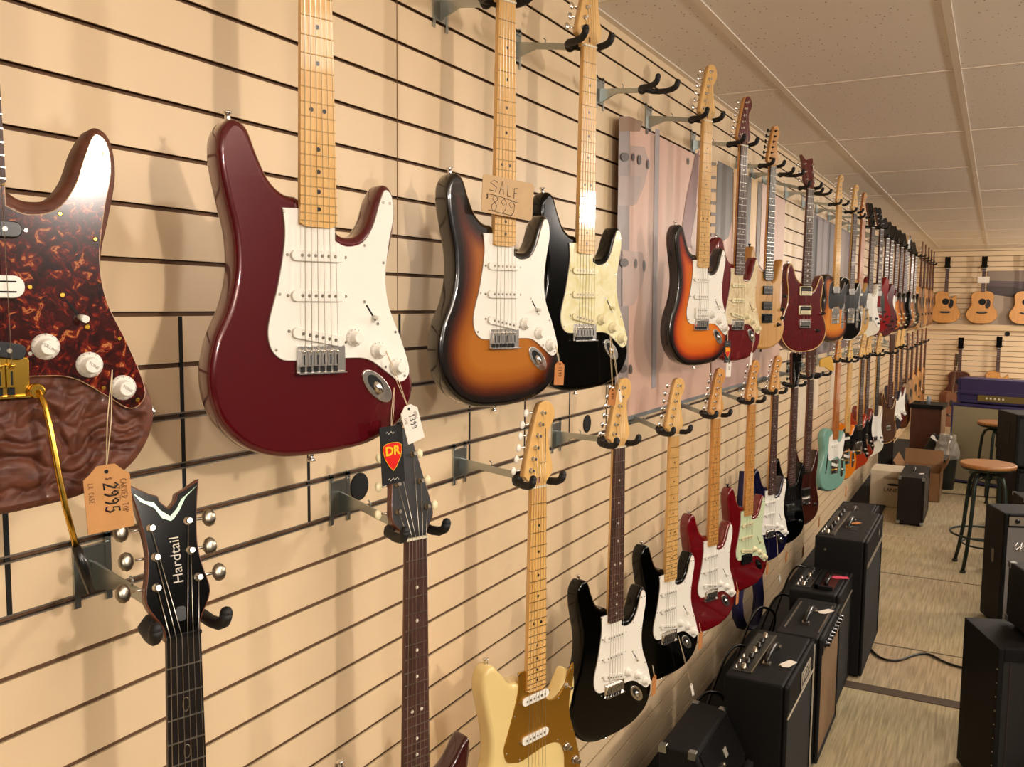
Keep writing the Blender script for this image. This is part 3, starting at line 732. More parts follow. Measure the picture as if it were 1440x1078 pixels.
# ------------------------------------------------------------------ hangers
FACE = {}
def hanger(Yg, X, z, held, rot=20, upper=True, dy=.05, label=None, lod=0):
    zc = zk(-2.5) if upper else zk(10.5)
    yb = Yg + dy
    hg = empty('guitar_hanger', (0, yb, zc), 0, label or ('steel foam-tipped hanger holding ' + held), 'guitar hanger', 'steel slatwall hangers with black foam yokes')
    mb = MB(); w = .024
    for s_ in (-1, 1):
        mb.box(.001, .004, s_ * w - .0045, s_ * w + .0045, -.052, .044)
        mb.box(-.006, .004, s_ * w - .0045, s_ * w + .0045, .036, .041)
    mb.box(.001, .003, -w, w, -.036, .030)
    mb.box(.001, .007, -w, w, .026, .030)
    mb.build('bracket', zinc, hg)
    # yoke centre in world
    a = radians(90 - rot); lx = Vector((cos(a), sin(a), 0)); ly = Vector((-sin(a), cos(a), 0)); lz = Vector((0, 0, 1))
    W = lambda u, v, w_: Vector((X, Yg, z)) + lx * u + ly * v + lz * w_ - Vector((0, yb, zc))
    e = W(0, .058, .014)
    s0 = Vector((.003, 0, 0)); d = (e - s0); dn = d.normalized()
    side = dn.cross(lz).normalized(); upv = side.cross(dn)
    mb = MB(); mb.obox((s0 + e) / 2, d / 2, side * .0022, upv * .0075)
    g = .06
    mb.add([s0 + side * .002 - upv * .007, s0 + dn * g + side * .002 - upv * .007, s0 + Vector((0, 0, -.034)) + side * .002,
            s0 - side * .002 - upv * .007, s0 + dn * g - side * .002 - upv * .007, s0 + Vector((0, 0, -.034)) - side * .002],
           [(0, 1, 2), (5, 4, 3), (0, 3, 4, 1), (1, 4, 5, 2), (2, 5, 3, 0)])
    mb.tube([s0 + dn * d.length * .55 + upv * .007, s0 + dn * d.length * .55 + upv * .014, s0 + dn * (d.length * .55 - .006) + upv * .018], .0016, 6)
    mb.build('arm', zinc, hg)
    mb = MB(); P = []
    for s_ in (-1, 1):
        q = [(s_ * .043, -.036, .028), (s_ * .0425, -.034, .020), (s_ * .042, -.030, .015), (s_ * .040, -.02, .010), (s_ * .038, 0, .008), (s_ * .036, .026, .010), (s_ * .026, .040, .012), (0, .046, .014)]
        P.append([W(*t) for t in q])
    path = P[0] + P[1][::-1][1:]
    mb.tube(path, [.0082] * len(path), 8 if lod < 2 else 5)
    for pp in (path[0], path[-1]): mb.sphere(pp, .0082, 8)
    mb.sphere(e, .0125, 10 if lod < 2 else 6); mb.cyl(e, W(0, .044, .014), .010, 10 if lod < 2 else 6)
    mb.build('yoke', foam, hg)
    return hg

# ------------------------------------------------------------------ guitar finishes
burg = mat('burgundy_metallic', '#580813', .22, .2, 1)
bk = mat('gloss_black', '#020202', .12, 0, .12); bk.node_tree.nodes['Principled BSDF'].inputs['Specular IOR Level'].default_value = .28
red = mat('candy_red', '#6a0810', .22, .1, 1)
red2 = mat('dakota_red', '#700812', .22, .1, 1)
navy = mat('midnight_blue', '#12102e', .2, .1, 1)
cream = mat('vintage_cream', '#e8cf8e', .25, 0, .8)
teal = mat('surf_green', '#76a294', .3, 0, .6)
orange = wood('orange_stain', '#cf6a12', '#e0841e', .25, .8)
dred = mat('cherry_red_dark', '#5a0c10', .25, 0, 1)
cherry = wood('cherry_flame', '#4a0307', '#66060c', .25, 1, (30, 30, 5), 5)
brownw = wood('walnut_brown', '#3a1c10', '#54301e', .3, .5)
natural = wood('natural_ash', '#b5823e', '#cb9a54', .4, .4, (30, 30, 1.5), 4)
tan = mat('butterscotch', '#c99a50', .3, 0, .8)
whiteg = mat('arctic_white', '#e6ddc8', .25, 0, .8)
goldg = mat('anodised_gold_guard', '#b8862e', .3, .75)
sb3 = burst('three_tone_burst', [(.10, '#0a0504'), (.20, '#1c0a05'), (.34, '#5a220a'), (.55, '#9a5416'), (.8, '#b06a20')])
sb2 = burst('orange_burst', [(.08, '#0a0504'), (.16, '#1c0804'), (.26, '#8c2606'), (.42, '#d25a0c'), (.8, '#e07c1c')])
sb4 = burst('tobacco_burst', [(.10, '#120805'), (.22, '#4a1c0a'), (.45, '#c06418'), (.8, '#dc8a2c')])
tort = marbled('tortoise_guard', [(.32, '#160304'), (.48, '#3c0706'), (.57, '#5c100a'), (.62, '#842a14'), (.65, '#c88448'), (.69, '#6a180e')], 85, 1.3)
pearlg = marbled('pearloid_guard', [(.3, '#e8dca0'), (.5, '#f2eabc'), (.7, '#fbf6d8')], 26, 1.5)
pearlg2 = marbled('cream_pearloid_guard', [(.3, '#dcc296'), (.5, '#e8d4ac'), (.7, '#f2e4c4')], 26, 1.5)
carved = wood('carved_mahogany', '#4a2416', '#6a3822', .6, .05, (10, 10, 30), 4, bump=.25)
darktop = wood('amber_top', '#7a4820', '#946030', .35, .4); aged = wood('aged_spruce_top', '#a8743a', '#b8824a', .35, .4); sb3top = wood('burst_top', '#4a2410', '#7a4018', .3, .6)
GP = [(a, b - .80) for a, b in spline(GUARD['strat'], 4)]
def relief(x, z):
    """carved leaves, stems and grooves, none under the guard"""
    if inside((x, z), GP): return 0
    a = noise.noise(Vector((x * 14, z * 14, .3))); b = noise.noise(Vector((x * 30, z * 30, 4.1)))
    ph = (z * 1.0 - x * .35) * 70 + a * 7 + b * 2
    w = abs(sin(ph)) ** .4
    cell = noise.voronoi(Vector((x * 26 + 1.2 * a, z * 40 + .8 * b, 0)))[0]; d = min(1, (cell[1] - cell[0]) * 2.2)
    fine = abs(noise.noise(Vector((x * 90, z * 160, 1)))) * .0009
    return .0060 * w + .0085 * d ** .7 + fine * 1.5 - .011
STOCK = []
def G(name, Y, X, z, label, held, hang=True, upper=True, lod=None, rot=20, hdy=.05, **k):
    if lod is None: lod = 0 if Y < 2.9 else 1 if Y < 5 else 2 if Y < 7.6 else 3
    if k.get('bmat') in (sb3, sb2, sb4): k['grid'] = .012 if lod < 2 else .025
    g = guitar(name, Y, X, z, label, lod=lod, rot=rot, **k)
    if hang: hanger(Y, X, z, held, rot, upper, hdy, lod=lod)
    return g
EG = 'electric_guitar'
# upper row -------------------------------------------------------------
def gold_arm(root, dz):
    mb = MB(); pts = [(.048, -.012, dz(12.6)), (.052, -.020, dz(11.4)), (.055, -.026, dz(9)), (.060, -.032, dz(4)), (.064, -.035, dz(1)), (.072, -.037, dz(-3.2))]
    mb.tube(pts, .0031, 10, 0); mb.tube([pts[-1], (.077, -.038, dz(-5)), (.084, -.04, dz(-8.2))], [.0042, .0062, .0036], 10, 1)
    mb.lathe((.048, -.004, dz(12.6)), (0, -1, 0), [(0, .008), (.008, .008), (.010, .006)], 14, 0)
    mb.build('tremolo_arm', [gold, blackp], root)
u1 = G(EG, .4925, .20, 2.331, 'carved brown wood electric guitar with tortoiseshell guard and gold bridge, cut by the left edge', 'the carved wood guitar', body='strat', bmat=carved,
  guard='strat', gmat=tort, fb=rosewood, pick='carved', pmat=blackp, bm=gold, tuner=gold, grid=.0024, disp=relief, trem=gold_arm, jack=False, kmat=whitep, r=.009, guard_edge_m=mat('guard_ply_light', '#c9a884', .4))
u2 = G(EG, .957, .22, 2.327, 'burgundy electric guitar with plain white guard and maple neck', 'the burgundy guitar', bmat=burg, guard='strat', fb=maple)
u3 = G(EG, 1.548, .187, 2.337, 'brown sunburst electric guitar with a paper SALE sign on its neck', 'the brown sunburst guitar with the sale sign', bmat=sb3, guard='strat', fb=maple)
u4 = G(EG, 1.911, .203, 2.341, 'black electric guitar with yellowed pearl guard in the upper row', 'the black guitar with the pearl guard', bmat=bk, guard='strat', gmat=pearlg, pmat=creamp, kmat=creamp, fb=maple, hdy=.015)
u5 = G(EG, 2.863, .201, 2.346, 'bright orange sunburst electric guitar with white guard in front of the poster', 'the orange sunburst guitar', bmat=sb2, guard='strat', pick='ssh', fb=maple, lod=0, hdy=0.0)
u6 = G(EG, 3.31, .207, 2.337, 'red electric guitar with cream pearl guard and red headstock', 'the red guitar with the cream guard', bmat=red, guard='strat', gmat=pearlg2, pmat=creamp, kmat=creamp, fb=rosewood, headm=dred, neckm=maple_dk)
u7 = G(EG, 3.98, .165, 2.353, 'natural wood electric guitar with three black pickups and black tuners', 'the natural wood guitar', body='shred', bmat=natural, pick='hhh', fb=ebony, tuner=blackmetal, bm=blackmetal, knobs='sup', kmat=blackp, head='strat', neckm=maple_dk, frets=24)
u8 = G(EG, 4.475, .238, 2.312, 'cherry red double-cutaway guitar with cream-ringed pickups and bird inlays', 'the cherry red double-cutaway guitar', body='prs', bmat=cherry, pick='prs', fb=rosewood, head='prs', headm=cherry, neckm=mahog, knobs='prs', kmat=blackp, inlay='bird', V=79, L=.635, rot=30, back=.15, bound=maple, lod=1)
u9 = G(EG, 5.495, .22, 2.335, 'amber sunburst guitar with a black guard and slim maple neck', 'the amber sunburst guitar', body='tele', bmat=sb4, guard='tele', gmat=blackp, pick='telehum', fb=maple, head='tele', knobs='tele', bridge='tele', kmat=nickel)
u10 = G(EG, 5.943, .245, 2.332, 'all black single-cutaway guitar with chrome pickups and rosewood neck', 'the all black single-cutaway guitar', body='tele', bmat=bk, guard='tele', gmat=blackp, pick='telehum', fb=rosewood, head='tele', knobs='tele', bridge='tele', kmat=nickel, bound=whitep)
u11 = G(EG, 6.437, .233, 2.342, 'tan guitar with black guard and orange roasted neck', 'the tan guitar', body='tele', bmat=tan, guard='tele', gmat=blackp, pick='tele', fb=roast, neckm=roast, head='tele', knobs='tele', bridge='tele', kmat=nickel, headm=maple_dk)
# ceiling-row guitars farther on
G(EG, 6.914, .24, 2.32, 'white-guarded guitar with two black knobs just past the tan guitar', 'the white guitar with black knobs', body='jag', bmat=whiteg, guard='jag', gmat=whitep, pick='tele', fb=rosewood, head='open', headm=bk, neckm=mahog, knobs='jag', kmat=blackp, rot=24, tuner=blackmetal, back=.2)
G(EG, 7.36, .25, 2.34, 'bright red semi-hollow guitar with black drop guard in the upper row', 'the bright red semi-hollow guitar', body='es', bmat=mat('bright_red', '#8e0a10', .2, 0, 1), guard='drop', gmat=blackp, pick='hh', pmat=chrome, fb=rosewood, head='gibson', headm=bk, neckm=mahog, knobs='gib', kmat=blackp, bridge='tom', rot=26, back=.25, inlay='block')
G(EG, 7.80, .25, 2.30, 'dark cherry semi-hollow guitar behind the bright red one', 'the dark cherry semi-hollow guitar', body='es', bmat=dred, pick='hh', pmat=chrome, fb=rosewood, head='gibson', headm=bk, neckm=mahog, knobs='gib', kmat=blackp, bridge='tom', rot=26, back=.25, inlay='block')
G(EG, 8.25, .24, 2.31, 'wine red guitar with a white guard hanging past the semi-hollow guitars', 'the wine red guitar with white guard', body='sg', bmat=dred, guard='sgguard', gmat=whitep, pick='hh', fb=rosewood, head='gibson', headm=bk, neckm=mahog, knobs='gib', kmat=blackp, bridge='tom', rot=24, back=.25, inlay='block')
G(EG, 8.70, .24, 2.31, 'amber flame single-cutaway guitar in the upper row', 'the amber flame guitar', body='lp', bmat=sb4, pick='hh', pmat=chrome, fb=rosewood, head='gibson', headm=bk, neckm=mahog, knobs='gib', kmat=creamp, bridge='tom', rot=24, back=.25, inlay='block')
G(EG, 9.15, .24, 2.31, 'brown burst single-cutaway guitar behind the amber flame one', 'the brown burst single-cutaway guitar', body='lp', bmat=sb3, pick='hh', pmat=chrome, fb=rosewood, head='gibson', headm=bk, neckm=mahog, knobs='gib', kmat=creamp, bridge='tom', rot=24, back=.25, inlay='block')
G(EG, 9.6, .24, 2.31, 'black guitar far down the upper row', 'the far black guitar', body='sg', bmat=bk, pick='hh', fb=rosewood, head='gibson', headm=bk, neckm=mahog, knobs='gib', kmat=blackp, bridge='tom', rot=24, back=.25)
G(EG, 10.05, .22, 2.31, 'far crimson guitar with black guard in the upper row', 'the far crimson guitar', body='strat', bmat=red2, guard='strat', gmat=blackp, pick='sss', pmat=blackp, fb=rosewood, headm=bk, knobs='strat', kmat=blackp, rot=22)
G(EG, 10.5, .23, 2.31, 'dark brown sunburst guitar right after the far crimson guitar in the upper row', 'the far brown sunburst guitar', body='lp', bmat=sb3, pick='hh', pmat=chrome, fb=rosewood, head='gibson', headm=bk, neckm=mahog, knobs='gib', kmat=creamp, bridge='tom', rot=22, back=.25)
G(EG, 10.95, .23, 2.31, 'black guitar last of the electric guitars in the upper row', 'the last black electric guitar', body='sg', bmat=bk, pick='hh', fb=rosewood, head='gibson', headm=bk, neckm=mahog, knobs='gib', kmat=blackp, bridge='tom', rot=22, back=.25)
for i, (yy_, nm, bm_) in enumerate([(11.6, 'nearest', maple_top), (12.15, 'second nearest', brownw), (12.7, 'middle', maple_top), (13.25, 'second farthest', mahog), (13.8, 'farthest', maple_top)]):
    G('acoustic_guitar', yy_, .25, 2.34, nm + ' of the edge-on acoustic guitars at the far end of the upper row', 'the %s edge-on acoustic of the upper row' % nm, body='acoustic', V=85, bmat=bm_, gmat=blackp, fb=rosewood, head='open', neckm=mahog, knobs='none', bridge='acoustic', pick='none', L=.645, frets=14, rot=2, lod=3, jack=False, top=[darktop, brownw, aged, mahog, darktop][i])
# lower row -------------------------------------------------------------
l1 = G(EG, .725, .2, 1.335, 'black guitar with V-notched headstock and teardrop inlays, lower left corner', 'the V-notched black headstock', upper=False, body='shred', bmat=bk, pick='hh', pmat=blackp, fb=ebony, head='vee', headm=bk, neckm=mahog, tuner=chrome, button=nickel, knobs='prs', inlay='drop', back=.25, lean=0, hdy=.02, jack=False, L=.6477)
l2 = G(EG, 1.211, .208, 1.344, 'dark red guitar with black tapered headstock and ivory tuner buttons', 'the black tapered headstock', upper=False, body='sg', bmat=mat('oxblood', '#3a0d0e', .2, 0, 1), pick='hh', pmat=chrome, fb=rosewood, head='snake', headm=mat('matte_black_head', '#151110', .45, coat=.1), neckm=mahog, tuner=nickel, button=creamp, knobs='gib', V=79, L=.628, bridge='tom', back=.24, jack=False)
l3 = G(EG, 1.632, .228, 1.360, 'cream guitar with gold guard and two white pickups', 'the cream guitar', upper=False, body='duo', bmat=cream, guard='duo', gmat=goldg, pick='duo', fb=maple, knobs='duo', kmat=nickel, bridge='hard', V=80, L=.610, button=whitep, guard_edge_m=goldg)
l4 = G(EG, 2.138, .207, 1.372, 'black guitar with white guard and dark rosewood fretboard', 'the black guitar with the rosewood fretboard', upper=False, bmat=bk, guard='strat', fb=rosewood)
l5 = G(EG, 2.665, .184, 1.334, 'black guitar with white guard and maple fretboard in the lower row', 'the lower black guitar with the maple fretboard', upper=False, bmat=bk, guard='strat', fb=maple)
l6 = G(EG, 3.126, .189, 1.338, 'red guitar with white guard and maple neck in the lower row', 'the lower red guitar with white guard', upper=False, bmat=red2, guard='strat', fb=maple_dk, neckm=maple_dk, lod=1)
l7 = G(EG, 3.663, .188, 1.338, 'red guitar with pale mint guard and black bridge', 'the red guitar with mint guard', upper=False, bmat=red2, guard='strat', gmat=mintp, pmat=creamp, kmat=creamp, fb=maple_dk, neckm=maple_dk, bm=blackmetal, lod=1)
l8 = G(EG, 4.15, .177, 1.334, 'dark blue guitar with white guard in the lower row', 'the dark blue guitar', upper=False, bmat=navy, guard='strat', fb=rosewood, neckm=maple_dk, lod=1)
l9 = G(EG, 4.496, .20, 1.342, 'black pointed-horn guitar with bound neck between the blue and mahogany guitars', 'the pointed-horn black guitar', upper=False, body='shred', bmat=bk, pick='hh', pmat=blackp, fb=rosewood, head='gibson', headm=bk, neckm=mahog, tuner=blackmetal, bm=blackmetal, knobs='prs', kmat=blackp, bound=None, frets=24, lod=1)
l10 = G(EG, 4.856, .21, 1.358, 'mahogany brown guitar left of the pale green guitar', 'the mahogany brown guitar', upper=False, body='shred', bmat=wood('red_mahogany', '#2c0e08', '#40160c', .3, .5), pick='hh', pmat=blackp, fb=rosewood, head='gibson', headm=brownw, neckm=mahog, tuner=nickel, knobs='prs', kmat=blackp, frets=24, lod=1)
def fhole(root, dz):
    mb = MB(); mb.tube([(-.094, -.0003, dz(12)), (-.088, -.0004, dz(15)), (-.082, -.0004, dz(19)), (-.076, -.0004, dz(23)), (-.070, -.0003, dz(26))], [.002, .004, .0045, .004, .002], 6); mb.build('sound_slot', dark, root)
l11 = G(EG, 5.662, .229, 1.402, 'pale green thinline guitar with a sound slot and white guard', 'the pale green guitar', upper=False, body='tele', bmat=teal, guard='tele', gmat=whitep, pick='tele', fb=roast, neckm=roast, headm=maple_dk, head='tele', knobs='tele', bridge='tele', kmat=nickel, extra=fhole)
l12 = G(EG, 6.23, .22, 1.37, 'orange guitar with black guard right of the pale green guitar', 'the orange guitar', upper=False, body='tele', bmat=orange, guard='tele', gmat=blackp, pick='tele', fb=maple, head='tele', knobs='tele', bridge='tele', kmat=nickel)
l13 = G(EG, 6.68, .24, 1.372, 'rust red guitar with black guard in the lower row', 'the rust red guitar', upper=False, body='jag', bmat=mat('rust_red', '#a03416', .25, 0, 1), guard='jag', gmat=blackp, pick='hh', pmat=chrome, fb=rosewood, knobs='jag', kmat=nickel, bridge='tele')
G(EG, 7.10, .23, 1.37, 'reddish brown guitar half hidden behind the rust red guitar', 'the hidden reddish brown guitar', upper=False, body='jag', bmat=mat('brick_red', '#7c2a16', .3, 0, .8), guard='jag', gmat=blackp, pick='hh', pmat=chrome, fb=rosewood, knobs='jag', kmat=nickel, bridge='tele')
G(EG, 7.475, .26, 1.355, 'white guitar with black knobs at the end of the lower row of solid bodies', 'the lower white guitar', upper=False, body='jag', bmat=whiteg, guard='jag', gmat=whitep, pick='none', fb=ebony, knobs='jag', kmat=blackp, bridge='hard')
G(EG, 8.401, .27, 1.33, 'walnut brown guitar with pale edge line above the white carton', 'the walnut brown guitar', upper=False, body='strat', bmat=brownw, pick='none', fb=rosewood, bound=maple, knobs='none', neckm=mahog, head='gibson', headm=brownw, bridge='trem', jack=False)
G(EG, 9.0, .26, 1.35, 'dark blue guitar with white guard near the wooden speaker cabinet', 'the far dark blue guitar', upper=False, body='strat', bmat=navy, guard='strat', fb=rosewood)
G(EG, 9.45, .26, 1.35, 'deep red guitar with white guard beside the wooden speaker cabinet', 'the far deep red guitar', upper=False, body='strat', bmat=dred, guard='strat', fb=rosewood)
for i, (yy_, nm, bm_, rt_) in enumerate([(10.3, 'nearest', sb3, 12), (10.9, 'second nearest', brownw, 8), (11.6, 'middle', maple_top, 6), (12.3, 'second farthest', maple_top, 4), (13.0, 'farthest', maple_top, 2)]):
    G('acoustic_guitar', yy_, .25, 1.285, nm + ' of the edge-on acoustic guitars at the far end of the lower row', 'the %s edge-on acoustic of the lower row' % nm, upper=False, body='acoustic', V=85, bmat=bm_, gmat=blackp, fb=rosewood, head='open', neckm=mahog, knobs='none', bridge='acoustic', pick='none', L=.645, frets=14, rot=rt_, lod=3, jack=False, top=[sb3top, darktop, aged, aged, darktop][i])
# acoustics on the far wall
for nm, x, z, lab, bt, up in [('acoustic_guitar', .40, 2.31, 'leftmost acoustic guitar high on the far wall, with cutaway', 'cutaway', 1), ('acoustic_guitar', .875, 2.31, 'acoustic guitar high on the far wall with a white tag on its neck', 'acoustic', 1),
                              ('acoustic_guitar', 1.42, 2.31, 'acoustic guitar high on the far wall, cut by the right edge', 'acoustic', 1),
                              ('acoustic_guitar', .63, 1.14, 'dark acoustic guitar low on the far wall behind the purple amplifier', 'acoustic', 0), ('acoustic_guitar', 1.12, 1.17, 'yellow acoustic guitar low on the far wall above the purple amplifier', 'cutaway', 0)]:
    bmm = maple_top if lab[0] != 'd' else brownw
    g = guitar(nm, 14.36, x, z, lab, body=bt, V=85, bmat=mat('blond_rim', '#a8742e', .4, coat=.4), gmat=blackp if x < .9 else mahog, fb=rosewood, head='open', headm=bk, neckm=mahog, knobs='none', bridge='acoustic', pick='none', L=.645, frets=14, rot=90, lod=3, jack=False, top=wood('dark_top', '#3a1c12', '#5a2c1a', .3, .5) if lab[0] == 'd' else None)
    g.rotation_euler = (0, 0, 0); g.scale = (1, 1, .93)
    h = empty('guitar_hanger', (x, FARY, z + .02), 0, 'wall hook behind the ' + lab.split(',')[0].replace(' guitar', '').replace(' with a white tag on its neck', ' that bears a white card'), 'guitar hanger', 'wall hooks on the far wall')
    MB().box(-.03, .03, -.012, -.002, -.05, .05).build('bracket', zinc, h)
    mb = MB(); mb.cyl((0, -.01, 0), (0, -.085, 0), .006, 6); mb.tube([(-.04, -.17, .02), (-.037, -.165, 0), (-.034, -.09, 0), (0, -.082, 0), (.034, -.09, 0), (.037, -.165, 0), (.04, -.17, .02)], .006, 6); mb.build('yoke', foam, h)
# empty hangers
g = guitar('acoustic_guitar', 13.7, .64, 1.02, 'dark reddish acoustic guitar seen edge-on and tilted, left of the purple amplifier', body='acoustic', V=85, bmat=mahog, gmat=blackp, fb=rosewood, head='open', headm=bk, neckm=mahog, knobs='none', bridge='acoustic', pick='none', L=.645, frets=14, rot=25, lod=3, jack=False, lean=0, top=mahog)
g.rotation_euler = (0, radians(8), radians(65)); g.location = (.60, 13.7, .92)
hanger(2.40, .20, 2.345, '', 20, True, .05, 'empty steel hanger above the left side of the poster')
hanger(4.23, .20, 2.345, '', 20, True, .05, 'empty steel hanger left of the cherry red guitar')
hanger(5.0, .20, 2.345, '', 20, True, .05, 'empty steel hanger right of the cherry red guitar')
hanger(5.25, .20, 1.345, '', 20, False, .05, 'empty steel hanger left of the pale green guitar')
hanger(7.9, .20, 1.36, '', 20, False, .05, 'empty steel hanger above the walnut brown guitar')
# ------------------------------------------------------------------ tags hanging on guitars
kraft = mat('kraft_card', '#c08a52', .7, var=.08); kraft2 = mat('orange_card', '#b8763c', .7); whitec = mat('white_card', '#e8e0d4', .6); ink = mat('black_ink', '#0c0a0a', .6)
inkf = mat('faint_ink', '#7a5232', .7); beige = mat('sale_card', '#c8a67c', .7, var=.04); cotton = mat('cotton_string', '#d8c4a0', .8); blackcard = mat('black_card', '#0a0909', .5)
pickred = mat('pick_red', '#d8201c', .35, coat=.4); pickyel = mat('pick_yellow', '#f2c21c', .4); yelp = mat('yellow_paper', '#c89a34', .7); pinkc = mat('pink_card', '#e0506a', .6)
def gm(g): return Matrix.Translation(g.location) @ g.rotation_euler.to_matrix().to_4x4()
def onguitar(o, g, u, v, y, rot):
    o.matrix_world = gm(g) @ Matrix.Translation((u, y, -v)) @ Matrix.Rotation(-rot, 4, 'Y'); return o
def tagcard(name, g, u, v, y, w, h, rot, m, label, cat='price tag', group=None, clip=True, string=None, turn=0):
    """card in the guitar's own frame; rot turns it anticlockwise as seen; turn swings it about its string"""
    mb = MB(); c = w * .28
    pts = [(-w / 2, -h / 2), (w / 2, -h / 2), (w / 2, h / 2 - c), (w / 2 - c * .5, h / 2 - c * .6), (c * .7, h / 2), (-c * .7, h / 2), (-w / 2 + c * .5, h / 2 - c * .6), (-w / 2, h / 2 - c)] if clip else rrect(w, h, w * .05, 3)
    mb.prism(pts, 0, .0012, 0)
    if clip: mb.lathe((0, -.0004, h / 2 - h * .1), (0, 1, 0), [(0, .0022), (.0003, .0022)], 8, 1)
    o = mb.build(name, [m, dark]); tag(o, label, cat, group)
    o.matrix_world = gm(g) @ Matrix.Translation((u, y, -v)) @ Matrix.Rotation(-rot, 4, 'Y') @ Matrix.Rotation(turn, 4, 'Z')
    if string:   # (u, v, y) of the knob it hangs from, given in guitar coordinates
        inv = o.matrix_world.inverted() @ gm(g)
        a = inv @ Vector((string[0], string[2], -string[1])); b = Vector((0, .0006, h / 2 - h * .1))
        mid = (a + b) / 2 + Vector((.002, 0, 0)); mid2 = (a + b) / 2 - Vector((.002, 0, 0))
        MB().tube([a, mid, b], .0006, 5).tube([a, mid2, b], .0006, 5).build('string', cotton, o)
    return o
def writing(o, s, x, z, h, rot, m=ink, r=.0007, adv=1.25, nm='lettering'):
    return pen(MB(), s, x, z, h, -.0004, r, rot, adv).build(nm, m, o)
t = tagcard('price_tag', u1, .107, .788, -.030, .046, .070, radians(3), kraft, 'brown price tag reading 2995 hanging from the carved guitar', string=(.1175, .655, -.02))
writing(t, '2995', -.004, .016, .014, -pi / 2, r=.0010, adv=1.2); writing(t, '$', -.002, .022, .007, -pi / 2, inkf, .0005)
writing(t, 'CARVED TOP', .013, .018, .006, -pi / 2, inkf, .0004); writing(t, 'STRAT', .006, .014, .0055, -pi / 2, inkf, .0004); writing(t, 'LR CASE', -.019, .018, .005, -pi / 2, inkf, .0003)
t = tagcard('price_tag', u2, .139, .760, -.036, .031, .058, radians(16), whitec, 'white price tag reading 1399 hanging from the burgundy guitar', string=(.103, .650, -.02))
writing(t, '1399', -.003, .014, .010, -pi / 2, r=.0007, adv=1.2); writing(t, 'STRAT', .007, .016, .004, -pi / 2, inkf, .0003); writing(t, 'CASE', -.012, .012, .004, -pi / 2, inkf, .0003)
def drcard(g, u, v, y, k, label, rot):
    t = tagcard('string_card', g, u, v, y, .040 * k, .088 * k, rot, blackcard, label, 'hang tag', clip=False, string=(u + .01, v - .10, -.02))
    P_ = [(0, -.025), (.006, -.019), (.0135, -.006), (.0165, .006), (.0155, .012), (.010, .0155), (0, .0165), (-.010, .0155), (-.0155, .012), (-.0165, .006), (-.0135, -.006), (-.006, -.019)]
    MB().prism([(a * k, b * k + .002) for a, b in P_], -.0008, 0, 0).build('pick_emblem', pickred, t)
    mb = MB(); ring = [(a * k * 1.03, -.001, b * k * 1.03 + .002) for a, b in P_]; mb.tube(ring, .0005, 4, closed=True); mb.build('emblem_edge', pickyel, t)
    textmesh('lettering', 'DR', .019 * k, pickyel, t, face_mw(0, -.0012, .006), bold=.0006)
    for z0, n in ((.034, 7), (-.037, 9)):
        MB().tube([((-.010 + .0024 * i) * k, -.0004, z0 * k + .0022 * k * sin(i * 2.1)) for i in range(n)], .0004, 4).build('signature', whitec, t)
    return t
drcard(u2, .107, .806, -.030, 1, 'black card with a red plectrum emblem under the burgundy guitar', radians(3))
drcard(u5, .118, .755, -.030, .85, 'black card with a red plectrum emblem hanging on the orange sunburst guitar', radians(0))
t = tagcard('sale_sign', u3, -.003, .379, -.020, .134, .074, radians(-3.5), beige, 'beige paper sign reading SALE $899 on the brown sunburst guitar', 'sign', clip=False)
pen(MB(), 'S', -.050, .006, .022, -.0004, .0006, 0, wf=1.6).build('lettering', ink, t)
for ch, x_, z_, h_ in (('A', -.024, .005, .024), ('L', -.004, .002, .022), ('E', .013, .000, .022)): pen(MB(), ch, x_, z_, h_, -.0004, .0006, 0).build('lettering', ink, t)
for ch, x_, z_, h_ in (('$', -.058, -.010, .011), ('8', -.045, -.030, .030), ('9', -.022, -.032, .029), ('9', -.002, -.036, .032)): pen(MB(), ch, x_, z_, h_, -.0004, .0006, radians(-3), wf=1.1).build('lettering', ink, t)
MB().tube([(-.050, -.0004, .000), (-.02, -.0004, -.001), (.026, -.0004, -.007)], .0006, 4).build('underline', ink, t); MB().tube([(-.050, -.0004, -.031), (.016, -.0004, -.034)], .0006, 4).build('underline', ink, t)
t = tagcard('price_tag', u3, .138, .735, -.028, .028, .050, radians(-3), kraft2, 'orange price tag reading 1199 on the brown sunburst guitar', string=(.134, .676, -.02))
writing(t, '1199', -.003, .014, .009, -pi / 2, r=.0006, adv=1.2)
t = tagcard('price_tag', u4, .085, .818, -.022, .026, .042, radians(-4), kraft2, 'orange price tag below the black guitar with the pearl guard', string=(.075, .665, -.02))
writing(t, '899', -.003, .008, .008, -pi / 2, r=.0005, adv=1.2)
t = tagcard('price_tag', u4, .103, .815, -.032, .008, .034, radians(12), whitec, 'slim white plastic tag beside the orange one below the pearl guard guitar', string=(.078, .668, -.02))
t = tagcard('price_tag', u5, .128, .815, -.030, .028, .052, radians(-2), whitec, 'white price tag below the orange sunburst guitar', string=(.118, .74, -.03)); writing(t, '399', -.002, .010, .007, -pi / 2, inkf, r=.0005)
t = tagcard('price_tag', u6, .06, .79, -.03, .014, .05, radians(-8), whitec, 'narrow white tag dangling on the red guitar with the cream guard', string=(.1, .65, -.02))
